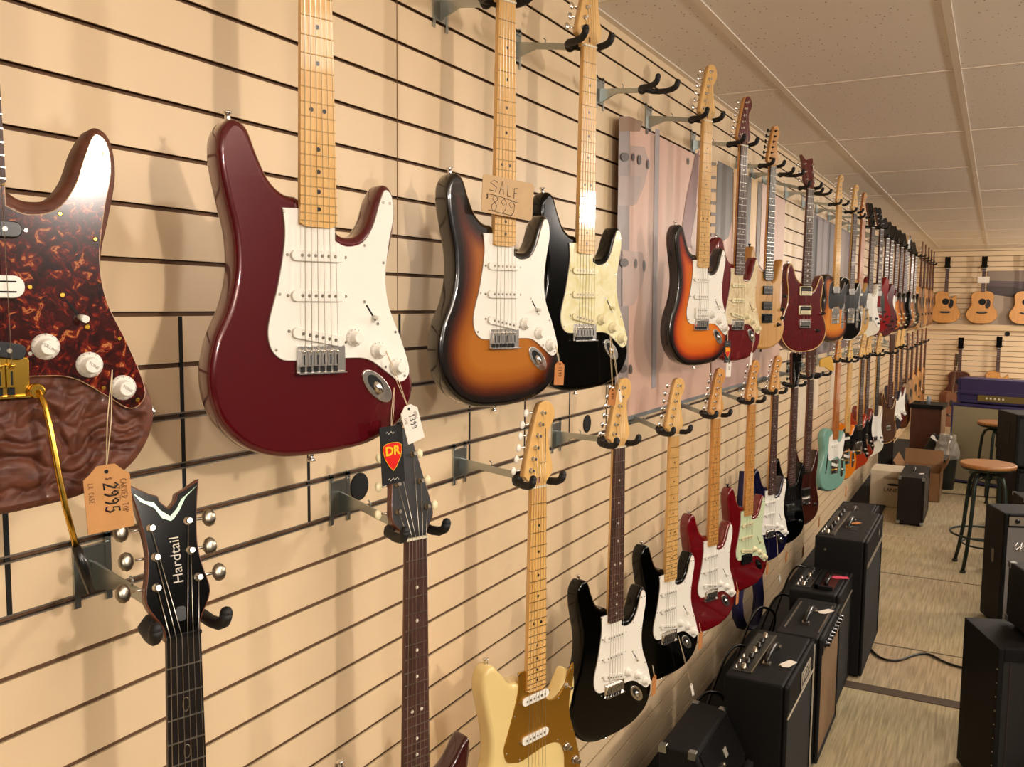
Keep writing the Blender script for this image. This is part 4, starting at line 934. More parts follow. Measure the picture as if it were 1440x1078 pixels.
for g, u, v, w_, h_, lab in [(l4, .170, .700, .026, .058, 'brown tag at the edge of the black guitar with rosewood fretboard'), (l5, .170, .715, .03, .060, 'brown tag at the edge of the lower black guitar with maple fretboard'),
                             (l6, .170, .705, .028, .056, 'brown tag at the edge of the lower red guitar with white guard'), (l7, .160, .735, .03, .050, 'brown tag at the edge of the mint guard guitar'),
                             (l8, .150, .80, .026, .055, 'brown tag at the edge of the dark blue guitar'), (l9, .13, .86, .034, .056, 'brown tag hanging below the pointed-horn black guitar'),
                             (l10, .14, .80, .026, .056, 'brown tag hanging at the mahogany brown guitar'), (l11, .15, .82, .03, .07, 'brown tag hanging below the pale green guitar')]:
    tagcard('price_tag', g, u, v, -.006 if g not in (l9, l10, l11) else -.01, w_, h_, radians(-3), kraft2, lab, string=(u - .006, v - .06, -.003), turn=radians(15))
for g, u, v, lab in [(l5, .10, .86, 'white slim tag on a long string below the lower black guitar'), (l8, .06, .885, 'white slim tag on a long string below the dark blue guitar')]:
    tagcard('price_tag', g, u, v, -.03, .011, .048, radians(18), whitec, lab, string=(.03, .66, -.02))
tagcard('price_tag', l7, .02, .60, -.03, .006, .09, radians(-8), nickel, 'bare tremolo-bar shaped tag tie on the mint guard guitar', 'tag tie', clip=False) if False else None
# folded yellow paper above the pale green guitar, navy strap under the mint guard guitar
o = MB().prism([(-.085, .02), (-.05, .035), (.04, .045), (.06, .02), (.085, -.04), (.05, -.05), (-.02, -.02), (-.08, -.015)], -.004, .004, .001).build('paper_tag', yelp, loc=(.19, 5.50, 1.405), rotz=radians(70)); tag(o, 'folded yellow paper hooked left of the pale green guitar neck', 'paper')
strapm = mat('navy_strap', '#1a1440', .6, bump=.3)
def pix(x, y, X):
    """where the sight line through a photo pixel meets the plane at distance X from the wall -> (Y, z)"""
    a, b, c = .50463, .092052, -.009905
    F = Vector((-sin(a) * cos(b), cos(a) * cos(b), -sin(b))); r_ = Vector((cos(a), sin(a), 0)); d_ = F.cross(r_)
    rr, dd = r_ * cos(c) + d_ * sin(c), -r_ * sin(c) + d_ * cos(c)
    ray = rr * (x - 720) / 1228.1 + dd * (y - 539) / 1228.1 + F; t_ = (X - CAMX) / ray.x
    return (t_ * ray.y, CAMZ + t_ * ray.z)
mb = MB(); vs = []; fs = []
cp = [pix(a, b, .095) for a, b in [(1048, 662), (1045, 700), (1043, 760), (1040, 810), (1036, 845), (1038, 868), (1044, 882), (1052, 885), (1060, 878), (1065, 860), (1067, 838), (1065, 815), (1064, 780)]]
N = len(cp) - 1
for i in range(N + 1):
    a, b = cp[max(i - 1, 0)], cp[min(i + 1, N)]; ty, tz = b[0] - a[0], b[1] - a[1]; L_ = hypot(ty, tz)
    nn = Vector((0, -tz / L_, ty / L_)) * .0015; sidev = Vector((.024, .012, 0)); c_ = Vector((.095, cp[i][0], cp[i][1]))
    vs += [c_ + sidev + nn, c_ - sidev + nn, c_ - sidev - nn, c_ + sidev - nn]
for i in range(N):
    for k in range(4): fs.append((i * 4 + k, i * 4 + (k + 1) % 4, i * 4 + 4 + (k + 1) % 4, i * 4 + 4 + k))
mb.add(vs, fs, 0, True); mb.f += [[0, 1, 2, 3], [N * 4 + 3, N * 4 + 2, N * 4 + 1, N * 4]]; mb.m += [0, 0]; mb.s += [False, False]
tag(mb.build('guitar_strap', strapm), 'navy blue strap hanging in a loop behind the red guitar with mint guard', 'strap')
# headstock marks
mb = MB()
mb.prism([(-.041, .181), (-.028, .170), (-.018, .167), (-.011, .156), (0, .147), (.009, .155), (.016, .166), (.038, .181), (.022, .168), (.012, .152), (.004, .143), (0, .141), (-.010, .146), (-.018, .160), (-.034, .170)], -.0082, -.0068, 0)
tilt(mb, .25).build('wing_inlay', mat('abalone', '#8fae94', .25, .3, 1), l1)
q = textmesh('lettering', 'Hardtail', .018, mat('silver_ink', '#8c8478', .4, .6), l1, Matrix.Rotation(-.25, 4, 'X') @ face_mw(.002, -.0072, .092, radians(90)), extrude=.0002)
tilt(MB().prism(rrect(.012, .018, .004, 3, 0, .026), -.0085, -.0068, .0004), .25).build('truss_rod_cover', blackp, l1)
mb = MB(); mb.box(.018, .0195, -.0065, -.0058, .055, .125); o = mb.build('logo_stripe', ink, l3)
MB().tube([(.001 + .003 * i, -.0062, .052 + .0025 * sin(i * 2.2)) for i in range(8)], .0005, 4).build('signature', ink, l3)
for g in (l4, l5, l6, u4, u5): textmesh('logo', 'F', .016, ink, g, face_mw(.026, -.0062, .155, radians(20)), extrude=.0001, shear=.3) if g in (l5,) else None

# ------------------------------------------------------------------ pictures on the wall
PX = .030
o = MB().box(.001, PX, 2.62, 4.93, 1.385, 2.318).build('wall_poster', [mat('poster_pink', '#cfa894', .45)]); tag(o, 'large pink and grey photographic poster of guitars mounted on the slatwall', 'poster')
A = lambda L_: [pix(860 + a / 4.31, 150 + b / 4.31, PX) for a, b in L_]
patches = [('#8f8280', [(45, 60), (112, 58), (100, 1740), (20, 1750)]), ('#8c6b52', [(47, 62), (115, 62), (190, 90), (170, 150), (48, 150)]),
 ('#ae958c', [(115, 235), (200, 245), (228, 340), (200, 470), (150, 590), (108, 600)]), ('#a39088', [(40, 420), (180, 425), (165, 520), (130, 600), (36, 600)]),
 ('#9c9294', [(262, 132), (290, 140), (268, 1700), (240, 1710)]), ('#7a4640', [(528, 262), (505, 300), (450, 560), (424, 740), (440, 860), (480, 850), (505, 640), (525, 420)]),
 ('#dcc4b4', [(518, 580), (500, 680), (480, 800), (484, 860), (520, 860)]), ('#d8b07a', [(594, 330), (636, 345), (626, 770), (580, 790)]),
 ('#5a554e', [(640, 325), (736, 375), (726, 700), (706, 790), (680, 812), (650, 800), (625, 760)]), ('#d8b07a', [(738, 372), (764, 380), (750, 860), (730, 860)]),
 ('#5a554e', [(806, 415), (845, 432), (832, 850), (798, 870)]), ('#e0bc88', [(846, 432), (884, 452), (866, 860), (832, 850)]), ('#6b5d50', [(885, 452), (910, 462), (890, 960), (872, 950)]),
 ('#d8b8a4', [(912, 463), (945, 480), (920, 1000), (892, 960)]), ('#b89c90', [(60, 870), (180, 880), (205, 960), (180, 1080), (130, 1200), (60, 1210)]),
 ('#b08e84', [(600, 1500), (900, 1400), (890, 1660), (600, 1720)])]
mb = MB(); pm = []
for i, (col, L_) in enumerate(patches):
    q = A(L_)
    dpt = PX + .0004 + .0002 * i
    mb.add([(dpt, a, b) for a, b in q], [list(range(len(q)))], i); pm.append(mat('poster_ink_%d' % i, col, .45))
e_ = len(patches); pm.append(mat('poster_dark', '#453c3c', .45)); pm.append(mat('poster_fret', '#6c5a4a', .45))
for a, b, w_, h_ in [(75, 305, 26, 26), (125, 305, 8, 24), (163, 322, 11, 30), (215, 350, 7, 30), (210, 150, 6, 18), (460, 330, 5, 22), (70, 945, 26, 26), (140, 950, 9, 30), (190, 965, 8, 36), (65, 1585, 22, 26), (110, 1590, 9, 30)]:
    q = A([(a + w_ * cos(t_), b + h_ * sin(t_)) for t_ in [2 * pi * i / 14 for i in range(14)]]); mb.add([(PX + .0045, c_, d_) for c_, d_ in q], [list(range(14))], e_)
for b in (346, 428, 506, 582, 650, 715, 776): q = A([(598, b - 10), (628, b - 8), (626, b + 12), (596, b + 10)]); mb.add([(PX + .0045, c_, d_) for c_, d_ in q], [[0, 1, 2, 3]], e_ + 1)
mb.build('picture', pm, o, fixn=False)
MB().box(.001, .034, 2.62, 4.93, 1.372, 1.385).build('bottom_rail', mat('rail_grey', '#8d9498', .4, .6), o)
o = MB().box(.001, .02, 5.72, 7.75, 1.42, 2.33).build('wall_poster', [mat('poster_mauve', '#6a5456', .5)]); tag(o, 'dark purple and grey poster behind the amber sunburst and black guitars', 'poster')
mb = MB(); 
for i, (y0, y1, c_) in enumerate([(5.74, 6.0, '#1a1518'), (6.0, 6.35, '#7c6e70'), (6.35, 6.62, '#51464c'), (6.9, 7.2, '#8a7468')]): mb.add([(.0204, y0, 1.44), (.0204, y1, 1.44), (.0204, y1, 2.31), (.0204, y0, 2.31)], [(0, 1, 2, 3)], i)
mb.build('picture', [mat('mauve_ink_%d' % i, c_, .5) for i, c_ in enumerate(['#1a1518', '#7c6e70', '#51464c', '#8a7468'])], o, fixn=False)
paper = mat('white_paper', '#e0cfb4', .7)
for i, (q, lab) in enumerate([(((1119, 540), (1133, 612)), 'white paper sheet on the wall behind the pointed-horn black guitar'), (((1143, 528), (1152, 574)), 'white paper sheet on the wall right of the mahogany brown guitar'), (((1171, 498), (1178, 560)), 'white paper sheet on the wall left of the pale green guitar neck')]):
    (ya, za), (yb_, zb) = pix(*q[0], .012), pix(*q[1], .012)
    o = MB().box(.0003, .002, ya, max(yb_, ya + .12), zb, za).build('paper_sheet', paper); tag(o, lab, 'paper')
# black oval grommets between hangers
for y_, z_, lab in [(1.320, -.358, 'black oval cable hole beside the hanger left of the black tapered headstock'), (2.401, -.361, 'black oval cable hole beside the rosewood-fretboard guitar headstock')]:
    mb = MB(); mb.lathe((0, 0, 0), (1, 0, 0), [(0, .027), (.002, .027), (.0025, .024)], 28); o = mb.build('cable_grommet', dark, loc=(.0008, y_, CAMZ + z_)); tag(o, lab, 'grommet')
# far wall poster and cards
o = MB().box(.92, 2.3, FARY - .014, FARY - .002, 1.50, 2.28).build('wall_poster', [mat('poster_far', '#a89684', .5)]); tag(o, 'photo poster with a dark guitar on the far wall behind the hanging acoustics', 'poster')
mb = MB()
def fp(L_, i): mb.add([(a, FARY - .0145 - .0003 * i, b) for a, b in L_], [list(range(len(L_)))], i)
fp([(.92, 2.28), (2.3, 2.28), (2.3, 2.12), (.92, 2.14)], 0); fp([(.92, 2.14), (2.3, 2.10), (2.3, 1.96), (1.5, 1.98), (1.25, 2.05), (.92, 2.06)], 1); fp([(.92, 2.06), (1.25, 2.05), (1.5, 1.98), (2.3, 1.96), (2.3, 1.72), (1.5, 1.86), (.92, 1.95)], 2)
fp([(1.25, 1.5), (1.5, 1.86), (2.3, 1.72), (2.3, 1.5)], 3)
mb.build('picture', [mat('far_ink_%d' % i, c_, .5) for i, c_ in enumerate(['#8c7c6e', '#5e5052', '#443a3a', '#b0a08c'])], o, fixn=False)
o = MB().box(.80, .95, 14.341, 14.349, 2.10, 2.19).build('price_card', whitec); tag(o, 'white card on the neck of the middle acoustic on the far wall', 'card')
o = MB().lathe((1.215, FARY, 1.375), (0, -1, 0), [(0, .035), (.01, .035)], 16).build('cable_grommet', dark); tag(o, 'dark round hole cover on the far wall below the upper acoustics', 'grommet')
o = MB().box(.0, RX, FARY - .06, FARY, 1.42, 1.50).build('trim_12', wallm2); tag(o, kind='structure')

# ------------------------------------------------------------------ amplifiers
tolex = mat('black_tolex', '#070606', .6, bump=.6, bs=900); tolex2 = mat('charcoal_tolex', '#100e0d', .58, bump=.6, bs=900); browntolex = mat('brown_tolex', '#1c1610', .6, bump=.6, bs=900)
for m_ in (tolex, tolex2, browntolex): m_.node_tree.nodes['Principled BSDF'].inputs['Specular IOR Level'].default_value = .22
purple = mat('purple_tolex', '#2c2150', .55, bump=.5, bs=900); clothb = mat('black_cloth', '#15130f', .85, bump=.5, bs=700); clotht = mat('tan_cloth', '#7c6040', .85, var=.12, vs=300, bump=.4, bs=700)
cloths = mat('silver_cloth', '#6f6a66', .8, var=.2, vs=400); clothg = mat('wheat_cloth', '#6e6248', .85, var=.1, vs=200); clothr = mat('grey_cloth', '#675e54', .8, var=.15, vs=300)
panelk = mat('black_panel', '#0e0d0d', .35); panels = mat('brushed_panel', '#b8ad98', .35, .7); piping = mat('cream_piping', '#b8ac98', .5); goldpanel = mat('gold_panel', '#7a6a3a', .4, .5)
oxred = mat('oxblood_recess', '#4a1810', .5)
def amp(name, label, cx, cy, w, d, h, rz, cover=tolex, cloth=clothb, z0=0, top='plain', ftop=.09, handle=True, corners=False, bev=.010, grille=True, lip=.016, feet=True, cat='amplifier', group=None, panel=None, knobs=6, slope=0, side_handle=False):
    """root on the floor; width along local x, front at local -y"""
    root = empty(name, (cx, cy, z0), rz, label, cat, group)
    ft = .012 if feet else 0; y0, y1 = -d / 2, d / 2; t_ = .018
    mb = MB()
    if slope:
        mb.add([(x, y, z) for x in (-w / 2, w / 2) for y, z in [(y0 + lip, ft), (y0 + lip, h * .62), (y0 + lip + slope, h), (y1, h), (y1, ft)]],
               [(0, 1, 2, 3, 4), (9, 8, 7, 6, 5), (0, 5, 6, 1), (1, 6, 7, 2), (2, 7, 8, 3), (3, 8, 9, 4), (4, 9, 5, 0)])
    else: mb.box(-w / 2, w / 2, y0 + lip, y1, ft, h)
    zt = h * .62 if slope else h
    for a in ((-w / 2, -w / 2 + t_, y0, y0 + lip, ft, zt), (w / 2 - t_, w / 2, y0, y0 + lip, ft, zt), (-w / 2 + t_, w / 2 - t_, y0, y0 + lip, ft, ft + t_ * 1.3), (-w / 2 + t_, w / 2 - t_, y0, y0 + lip, zt - ftop, zt)): mb.box(*a)
    o = mb.build('cabinet', cover, root)
    b = o.modifiers.new('round', 'BEVEL'); b.width = bev; b.segments = 3; b.limit_method = 'ANGLE'
    if grille: MB().box(-w / 2 + t_, w / 2 - t_, y0 + .005, y0 + lip, ft + t_ * 1.3, zt - ftop).build('grille_cloth', cloth, root)
    if feet:
        for sx in (-1, 1):
            for sy in (-1, 1): MB().cyl((sx * (w / 2 - .04), sy * (d / 2 - .035), 0), (sx * (w / 2 - .04), sy * (d / 2 - .035), ft + .004), .016, 10).build('foot', blackp, root)
    if handle:
        mb = MB(); hy_ = .0
        mb.tube([(-.085, hy_, h + .002), (-.075, hy_, h + .016), (-.03, hy_, h + .026), (.03, hy_, h + .026), (.075, hy_, h + .016), (.085, hy_, h + .002)], [.008, .009, .011, .011, .009, .008], 8)
        hd = mb.build('handle', blackp, root)
        for sx in (-1, 1): MB().box(sx * .085 - .013, sx * .085 + .013, hy_ - .013, hy_ + .013, h, h + .007).build('handle_cap', nickel, hd)
    if corners:
        for sx in (-1, 1):
            for sy in (-1, 1):
                for zz in (ft, h):
                    sz = -1 if zz == h else 1; yy_ = y1 if sy > 0 else (y0 + (slope + lip if slope and zz == h else 0)); c_ = .024
                    mb = MB(); X0 = sx * (w / 2 + .0015); Y0 = yy_ + sy * .0015; Z0 = zz - sz * .0015
                    mb.box(*sorted((X0, X0 - sx * .003)), *sorted((Y0, Y0 - sy * c_)), *sorted((Z0, Z0 + sz * c_)))
                    mb.box(*sorted((X0, X0 - sx * c_)), *sorted((Y0, Y0 - sy * .003)), *sorted((Z0, Z0 + sz * c_)))
                    mb.box(*sorted((X0, X0 - sx * c_)), *sorted((Y0, Y0 - sy * c_)), *sorted((Z0, Z0 + sz * .003)))
                    oc = mb.build('corner_protector', zinc, root); bb = oc.modifiers.new('r', 'BEVEL'); bb.width = .0012; bb.segments = 1
    if top == 'rear':      # controls on a recessed plate at the back of the top
        MB().box(-w / 2 + .05, w / 2 - .05, y1 - .075, y1 - .012, h - .002, h + .002).build('control_panel', panelk, root)
        MB().box(-w / 2 + .05, w / 2 - .05, y1 - .080, y1 - .076, h, h + .006).build('panel_trim', nickel, root)
        for k in range(knobs):
            x_ = -w / 2 + .08 + (w - .16) * k / (knobs - 1); MB().lathe((x_, y1 - .045, h + .002), (0, 0, 1), [(0, .011), (.004, .011), (.006, .008), (.017, .007)], 12).build('knob', nickel if k % 3 == 0 else blackp, root)
        for k in range(3): MB().lathe((-w / 2 + .07 + .05 * k, y1 - .022, h + .002), (0, 0, 1), [(0, .005), (.003, .005), (.004, .002), (.012, .003)], 8).build('switch', chrome, root)
    if top == 'front':     # controls along the top of the front
        pm_ = panel or panelk
        MB().box(-w / 2 + .02, w / 2 - .02, y0 - .002, y0 + .004, h - ftop + .012, h - .016).build('control_panel', pm_, root)
        for k in range(knobs):
            x_ = -w / 2 + .06 + (w - .12) * k / (knobs - 1); MB().lathe((x_, y0 - .002, h - ftop / 2), (0, -1, 0), [(0, .013), (.004, .013), (.006, .009), (.018, .008)], 12).build('knob', blackp, root)
    if side_handle: MB().prism(rrect(.1, .18, .02, 3), 0, .004, .001).build('side_handle', dark, root).matrix_basis = Matrix.Translation((-w / 2 - .002, 0, h * .62)) @ Matrix.Rotation(-pi / 2, 4, 'Z')
    return root
H90 = pi / 2
def left(name, label, x0, x1, y0, y1, h, **k): return amp(name, label, (x0 + x1) / 2, (y0 + y1) / 2, y1 - y0, x1 - x0, h, H90, **k)
# left-hand row along the wall
a1 = left('guitar_amplifier', 'small black amplifier with sloped front and metal corners, nearest on the floor', .23, .43, 2.47, 2.82, .405, corners=True, slope=.07, handle=False, cloth=clothr, cover=tolex2, ftop=.02)
ctrl = MB(); ctrl.add([(-.155, -.085, .255), (.155, -.085, .255), (.155, -.02, .385), (-.155, -.02, .385)], [(0, 1, 2, 3)]); 
MB().obox((0, -.052, .330), (.155, 0, 0), (0, .0315, .0615), (0, -.003, .0016)).build('control_panel', panelk, a1)
sl_mw = Matrix.Translation((.0, -.0585, .322)) @ Matrix.Rotation(radians(63), 4, 'X')
sv_ = mat('silver_print', '#9a9488', .5)
for s_ in (-1, 1): MB().obox((.020 + .007 * s_, -.0555, .333), (.006, 0, 0), (0, .0045 * 1.2, .0105 * 1.2), (0, -.0012, .0005)).build('emblem', sv_, a1)
textmesh('lettering', 'PEAVEY', .022, sv_, a1, Matrix.Translation((.085, -.0640, .312)) @ Matrix.Rotation(radians(63), 4, 'X'), extrude=.0006)
for k in range(5): MB().lathe((-.135 + .028 * k, -.058, .312), (0, -.89, .45), [(0, .008), (.012, .006)], 10).build('knob', nickel, a1)
MB().box(.09, .17, -.11, -.075, .20, .245).build('cloth_strap', clothb, a1)
a2 = left('guitar_amplifier', 'large black combo amplifier with white piping and outlined logo plate', .33, .54, 2.83, 3.31, .515, top='rear', ftop=.10, knobs=7)
MB().box(-.235, .235, -.108, -.1045, .404, .409).build('horizontal_piping', piping, a2)
MB().box(.222, .227, -.1085, -.104, .02, .500).build('vertical_piping', piping, a2)
mb = MB(); mb.prism(rrect(.17, .062, .004, 2, .06, .452), -.1075, -.1035, .001, 0)
lg = mb.build('logo_plate', panelk, a2)
mb = MB(); q = rrect(.164, .056, .004, 2, .06, .452); mb.tube([(a, -.108, b) for a, b in q], .0014, 4, closed=True); mb.build('logo_outline', piping, lg)
textmesh('lettering', 'VOX', .050, piping, lg, face_mw(.06, -.108, .452), extrude=.0008, sx=1.35)
a3 = left('guitar_amplifier', 'black combo amplifier with tan cloth front and knobs along the front edge', .385, .56, 3.345, 3.80, .505, cloth=clotht, top='front', ftop=.075, knobs=9, cover=tolex2)
MB().box(-.17, .17, .06, .066, .505, .508).build('top_trim', nickel, a3); MB().box(-.17, .17, -.066, -.06, .505, .508).build('top_trim', nickel, a3)
a4 = left('guitar_amplifier', 'black combo amplifier with a red recess in its top', .335, .545, 3.86, 4.255, .515, cover=tolex2, top='rear', ftop=.08, handle=False)
MB().box(-.14, .12, -.065, .01, .512, .5165).build('recess', oxred, a4); MB().box(-.14, .12, -.004, .012, .515, .530).build('recess_edge', tolex, a4); MB().box(-.14, -.125, -.065, .012, .515, .530).build('recess_edge', tolex, a4)
MB().tube([(-.08, -.03, .517), (-.07, -.03, .535), (.07, -.03, .535), (.08, -.03, .517)], .009, 8).build('handle', blackp, a4)
MB().box(-.18, .18, -.1075, -.104, .430, .437).build('front_trim', panels, a4)
a5 = left('guitar_amplifier', 'tall black amplifier cabinet with silver strip and side screws', .365, .60, 4.275, 4.92, .66, cover=tolex2, top='rear', ftop=.12, bev=.018)
MB().box(-.30, .305, -.1205, -.117, .528, .545).build('front_trim', panels, a5)
bd_ = MB().prism([(.10, .60), (.14, .624), (.18, .60), (.14, .576)], -.1190, -.117, .0004).build('badge', mat('dim_badge', '#4c443c', .4, .4), a5); MB().prism(ell(.030, .024, 12, .14, .60), -.1198, -.1188, .0002).build('badge_centre', mat('dim_print', '#8a8074', .5), bd_)
for sx in (-.08, .04): MB().box(sx - .05, sx + .04, -.045, -.005, .658, .6615).build('vent', dark, a5)
for zz in (.60, .50): MB().lathe((-.3235, .07, zz), (-1, 0, 0), [(0, .006), (.002, .005)], 10).build('screw', nickel, a5)
a6 = left('guitar_amplifier', 'low black amplifier with a white tag on top, behind the tall cabinet', .235, .46, 5.50, 6.10, .455, cover=tolex2, ftop=.06)
a7 = left('guitar_amplifier', 'dark brown practice amplifier with metal corners beside the cartons', .445, .64, 7.57, 8.2, .392, cover=browntolex, cloth=mat('brown_cloth', '#3a2e1c', .85), corners=True, ftop=.03, bev=.006)
# carton boxes
def carton(label, x0, x1, y0, y1, h, m, rz=0, flaps=True):
    r_ = empty('carton', ((x0 + x1) / 2, (y0 + y1) / 2, 0), rz, label, 'box'); w, d = (x1 - x0) / 2, (y1 - y0) / 2; t_ = .004
    mb = MB(); mb.box(-w, w, -d, -d + t_, 0, h); mb.box(-w, w, d - t_, d, 0, h); mb.box(-w, -w + t_, -d, d, 0, h); mb.box(w - t_, w, -d, d, 0, h); mb.box(-w, w, -d, d, 0, .004); mb.build('box_body', m, r_)
    if flaps:
        for s_ in (-1, 1):
            mb = MB(); mb.add([(s_ * w, -d, h), (s_ * w, d, h), (s_ * (w + .05), d, h + .09), (s_ * (w + .05), -d, h + .09), (s_ * (w + .004), -d, h), (s_ * (w + .004), d, h), (s_ * (w + .054), d, h + .09), (s_ * (w + .054), -d, h + .09)], [(0, 1, 2, 3), (7, 6, 5, 4), (3, 2, 6, 7), (0, 3, 7, 4), (1, 5, 6, 2), (0, 4, 5, 1)]); mb.build('flap', m, r_)
        mb = MB().add([(-w, d, h), (w, d, h), (w, d + .03, h + .13), (-w, d + .03, h + .13), (-w, d + .004, h), (w, d + .004, h), (w, d + .034, h + .13), (-w, d + .034, h + .13)], [(0, 1, 2, 3), (7, 6, 5, 4), (3, 2, 6, 7), (0, 3, 7, 4), (1, 5, 6, 2), (0, 4, 5, 1)]); mb.build('flap', m, r_)
    return r_
wbox = carton('white carton with black lettering against the wall side of the aisle', .165, .43, 8.20, 8.55, .315, mat('white_carton', '#b9ab94', .8, var=.05, vs=6), flaps=False)
textmesh('lettering', 'LANEY', .046, ink, wbox, face_mw(.05, -.1765, .15), extrude=.0006); MB().prism(ell(.10, .022, 14, .06, .20), -.1768, -.175, 0).build('logo', ink, wbox)
MB().box(-.02, .10, -.1775, -.175, .245, .265).build('printed_band', mat('carton_print', '#8c7a62', .8), wbox)
MB().box(-.1325, .1325, -.1765, .1765, .28, .3155).build('lid', mat('white_carton_lid', '#c4b69e', .8), wbox)
cbox = carton('open brown carton with raised flap behind the brown practice amplifier', .36, .70, 8.62, 9.15, .26, mat('brown_carton', '#8a6440', .85, var=.08, vs=8))
# small dark case standing in the wall-side corner, brown wooden speaker cabinet
k_ = empty('speaker_box', (.20, 9.02, 0), radians(10), 'narrow dark brown speaker box behind the white carton', 'speaker'); o = MB().box(-.06, .06, -.1, .1, 0, .50).build('cabinet', browntolex, k_); b = o.modifiers.new('b', 'BEVEL'); b.width = .006; b.segments = 2; MB().box(-.075, .075, -.12, .11, .50, .515).build('top_board', tolex, k_)
wc = empty('speaker_cabinet', (.47, 10.55, 0), radians(-4), 'brown wooden speaker cabinet with black top against the guitars', 'speaker cabinet')
ww = wood('cabinet_wood', '#4a2412', '#5e3018', .45, .2)
o = MB().box(-.15, .15, -.20, .20, .02, .66).build('cabinet', ww, wc); b = o.modifiers.new('b', 'BEVEL'); b.width = .006; b.segments = 2
MB().box(-.165, .165, -.215, .215, .66, .70).build('top_board', tolex, wc); MB().box(-.16, .16, -.21, .21, 0, .03).build('plinth', tolex, wc)
cupm = mat('pale_cup', '#8f9aa4', .4)
o = MB().lathe((.47, 10.42, .70), (0, 0, 1), [(0, .018), (.05, .022), (.08, .016), (.09, .010)], 14).build('bottle', cupm); tag(o, 'pale grey bottle on the brown wooden speaker cabinet', 'bottle')
o = MB().tube([(.36 + .03 * sin(i), 10.5 + .02 * cos(i * 1.7), .71 + .004 * (i % 3)) for i in range(14)], .006, 6).build('coiled_cable', blackp); tag(o, 'coiled black cable on the brown wooden speaker cabinet', 'cable')
# black gig bag leaning, bin with clear plastic bag
mb = MB()
vs = []; fs = []
for j in range(9):
    t_ = j / 8; cx_, cy_, cz_ = .52 + .13 * t_, 9.75 - .15 * t_, .02 + .46 * t_; rx_ = .15 - .07 * t_; ry = .09 - .03 * t_
    for k in range(12): g_ = 2 * pi * k / 12; vs.append((cx_ + rx_ * cos(g_), cy_ + ry * sin(g_), cz_ + .02 * cos(g_ * 2)))
for j in range(8):
    for k in range(12): fs.append((j * 12 + k, j * 12 + (k + 1) % 12, j * 12 + 12 + (k + 1) % 12, j * 12 + 12 + k))
mb.add(vs, fs, 0, True); mb.f += [[k for k in range(12)], [96 + k for k in range(12)]]; mb.m += [0, 0]; mb.s += [False, False]
o = mb.build('gig_bag', mat('black_nylon', '#0d0c0d', .6, bump=.4, bs=60)); tag(o, 'slumped black gig bag in front of the wooden speaker cabinet', 'bag')
tg = MB().prism([(-.045, -.016), (.03, -.022), (.05, 0), (.03, .02), (-.045, .016)], -.001, .001, 0).build('white_tag', whitec, o); tg.location = (.60, 9.555, .45); tg.rotation_euler = (radians(-20), radians(30), 0)
bn = empty('waste_bin', (.715, 9.35, 0), 0, 'dark green waste bin lined with a clear plastic bag', 'bin')
MB().lathe((0, 0, 0), (0, 0, 1), [(0, .075), (.30, .095), (.31, .098), (.31, .090), (.02, .07)], 24).build('bin_body', mat('dark_green_plastic', '#1a2422', .4), bn)
random.seed(3); mb = MB(); vs = []; n_ = 28
for j in range(9):
    for k in range(n_):
        g_ = 2 * pi * k / n_; rr_ = (.100 + .012 * sin(j * .8)) * (1 - .35 * max(0, j - 5) / 3) + random.uniform(-.010, .010); vs.append((rr_ * cos(g_), rr_ * sin(g_), .29 + .03 * j + random.uniform(-.008, .008)))
mb.add(vs, [(j * n_ + k, j * n_ + (k + 1) % n_, (j + 1) * n_ + (k + 1) % n_, (j + 1) * n_ + k) for j in range(8) for k in range(n_)], 0, False)
mb.build('bag_liner', mat('clear_plastic', '#c8c0b4', .18, coat=1, alpha=.42), bn)
# purple amplifier head on its cabinet
PR = radians(-20)
pc = amp('speaker_cabinet', 'purple speaker cabinet with wheat cloth front under a purple amplifier head', 1.155, 9.78, .80, .36, .80, PR, cover=purple, cloth=mat('wheat_cloth_light', '#8f8468', .85), handle=False, ftop=.03, lip=.02, feet=True, side_handle=True, cat='speaker cabinet')
ph = amp('amplifier_head', 'purple amplifier head with gold panel on top of the purple cabinet', 1.175, 9.78, .78, .27, .25, radians(-14), z0=.80, cover=purple, grille=False, handle=False, ftop=.16, cat='amplifier')
MB().box(-.20, .37, -.139, -.134, .035, .095).build('front_panel', goldpanel, ph)
for k_i in range(5): MB().prism(ell(.018, .022, 10, -.12 + .036 * k_i, .066), -.141, -.139, .0005).build('pale_letter', mat('pale_print', '#e0d8c0', .4), ph)
MB().box(-.37, .37, -.1365, -.134, .125, .129).build('piping_line', mat('lilac_piping', '#4a3a70', .5), ph)
# right side: PA speakers, silver-panel amp, amp on cabinet
pa = amp('loudspeaker', 'black loudspeaker cabinet stacked on another at the right edge', 1.38, 7.98, .42, .36, .42, radians(22), z0=.51, cover=tolex2, side_handle=True, handle=False, ftop=.03, cat='speaker')
pb = amp('loudspeaker', 'lower black loudspeaker cabinet under the stacked one at the right edge', 1.40, 7.98, .42, .36, .505, radians(22), cover=tolex, handle=False, ftop=.03, cat='speaker')
sv = amp('guitar_amplifier', 'black amplifier with silver cloth, chrome panel and script badge by the stool', 1.35, 5.55, .50, .26, .645, radians(22), cover=tolex, cloth=cloths, top='front', panel=panels, ftop=.075, knobs=8, handle=False, bev=.02, group=None)
mb = MB(); mb.tube([(-.07, 0, .02), (-.085, 0, -.005), (-.075, 0, -.02), (-.055, 0, 0), (-.05, 0, .02), (-.06, 0, -.03), (-.045, 0, -.005), (-.03, 0, .012), (-.03, 0, -.012), (-.015, 0, .008), (0, 0, -.012), (.015, 0, .01), (.03, 0, -.01), (.05, 0, .01), (.08, 0, .0)], .0035, 6)
bd = mb.build('script_badge', chrome, sv); bd.location = (-.11, -.130, .47)
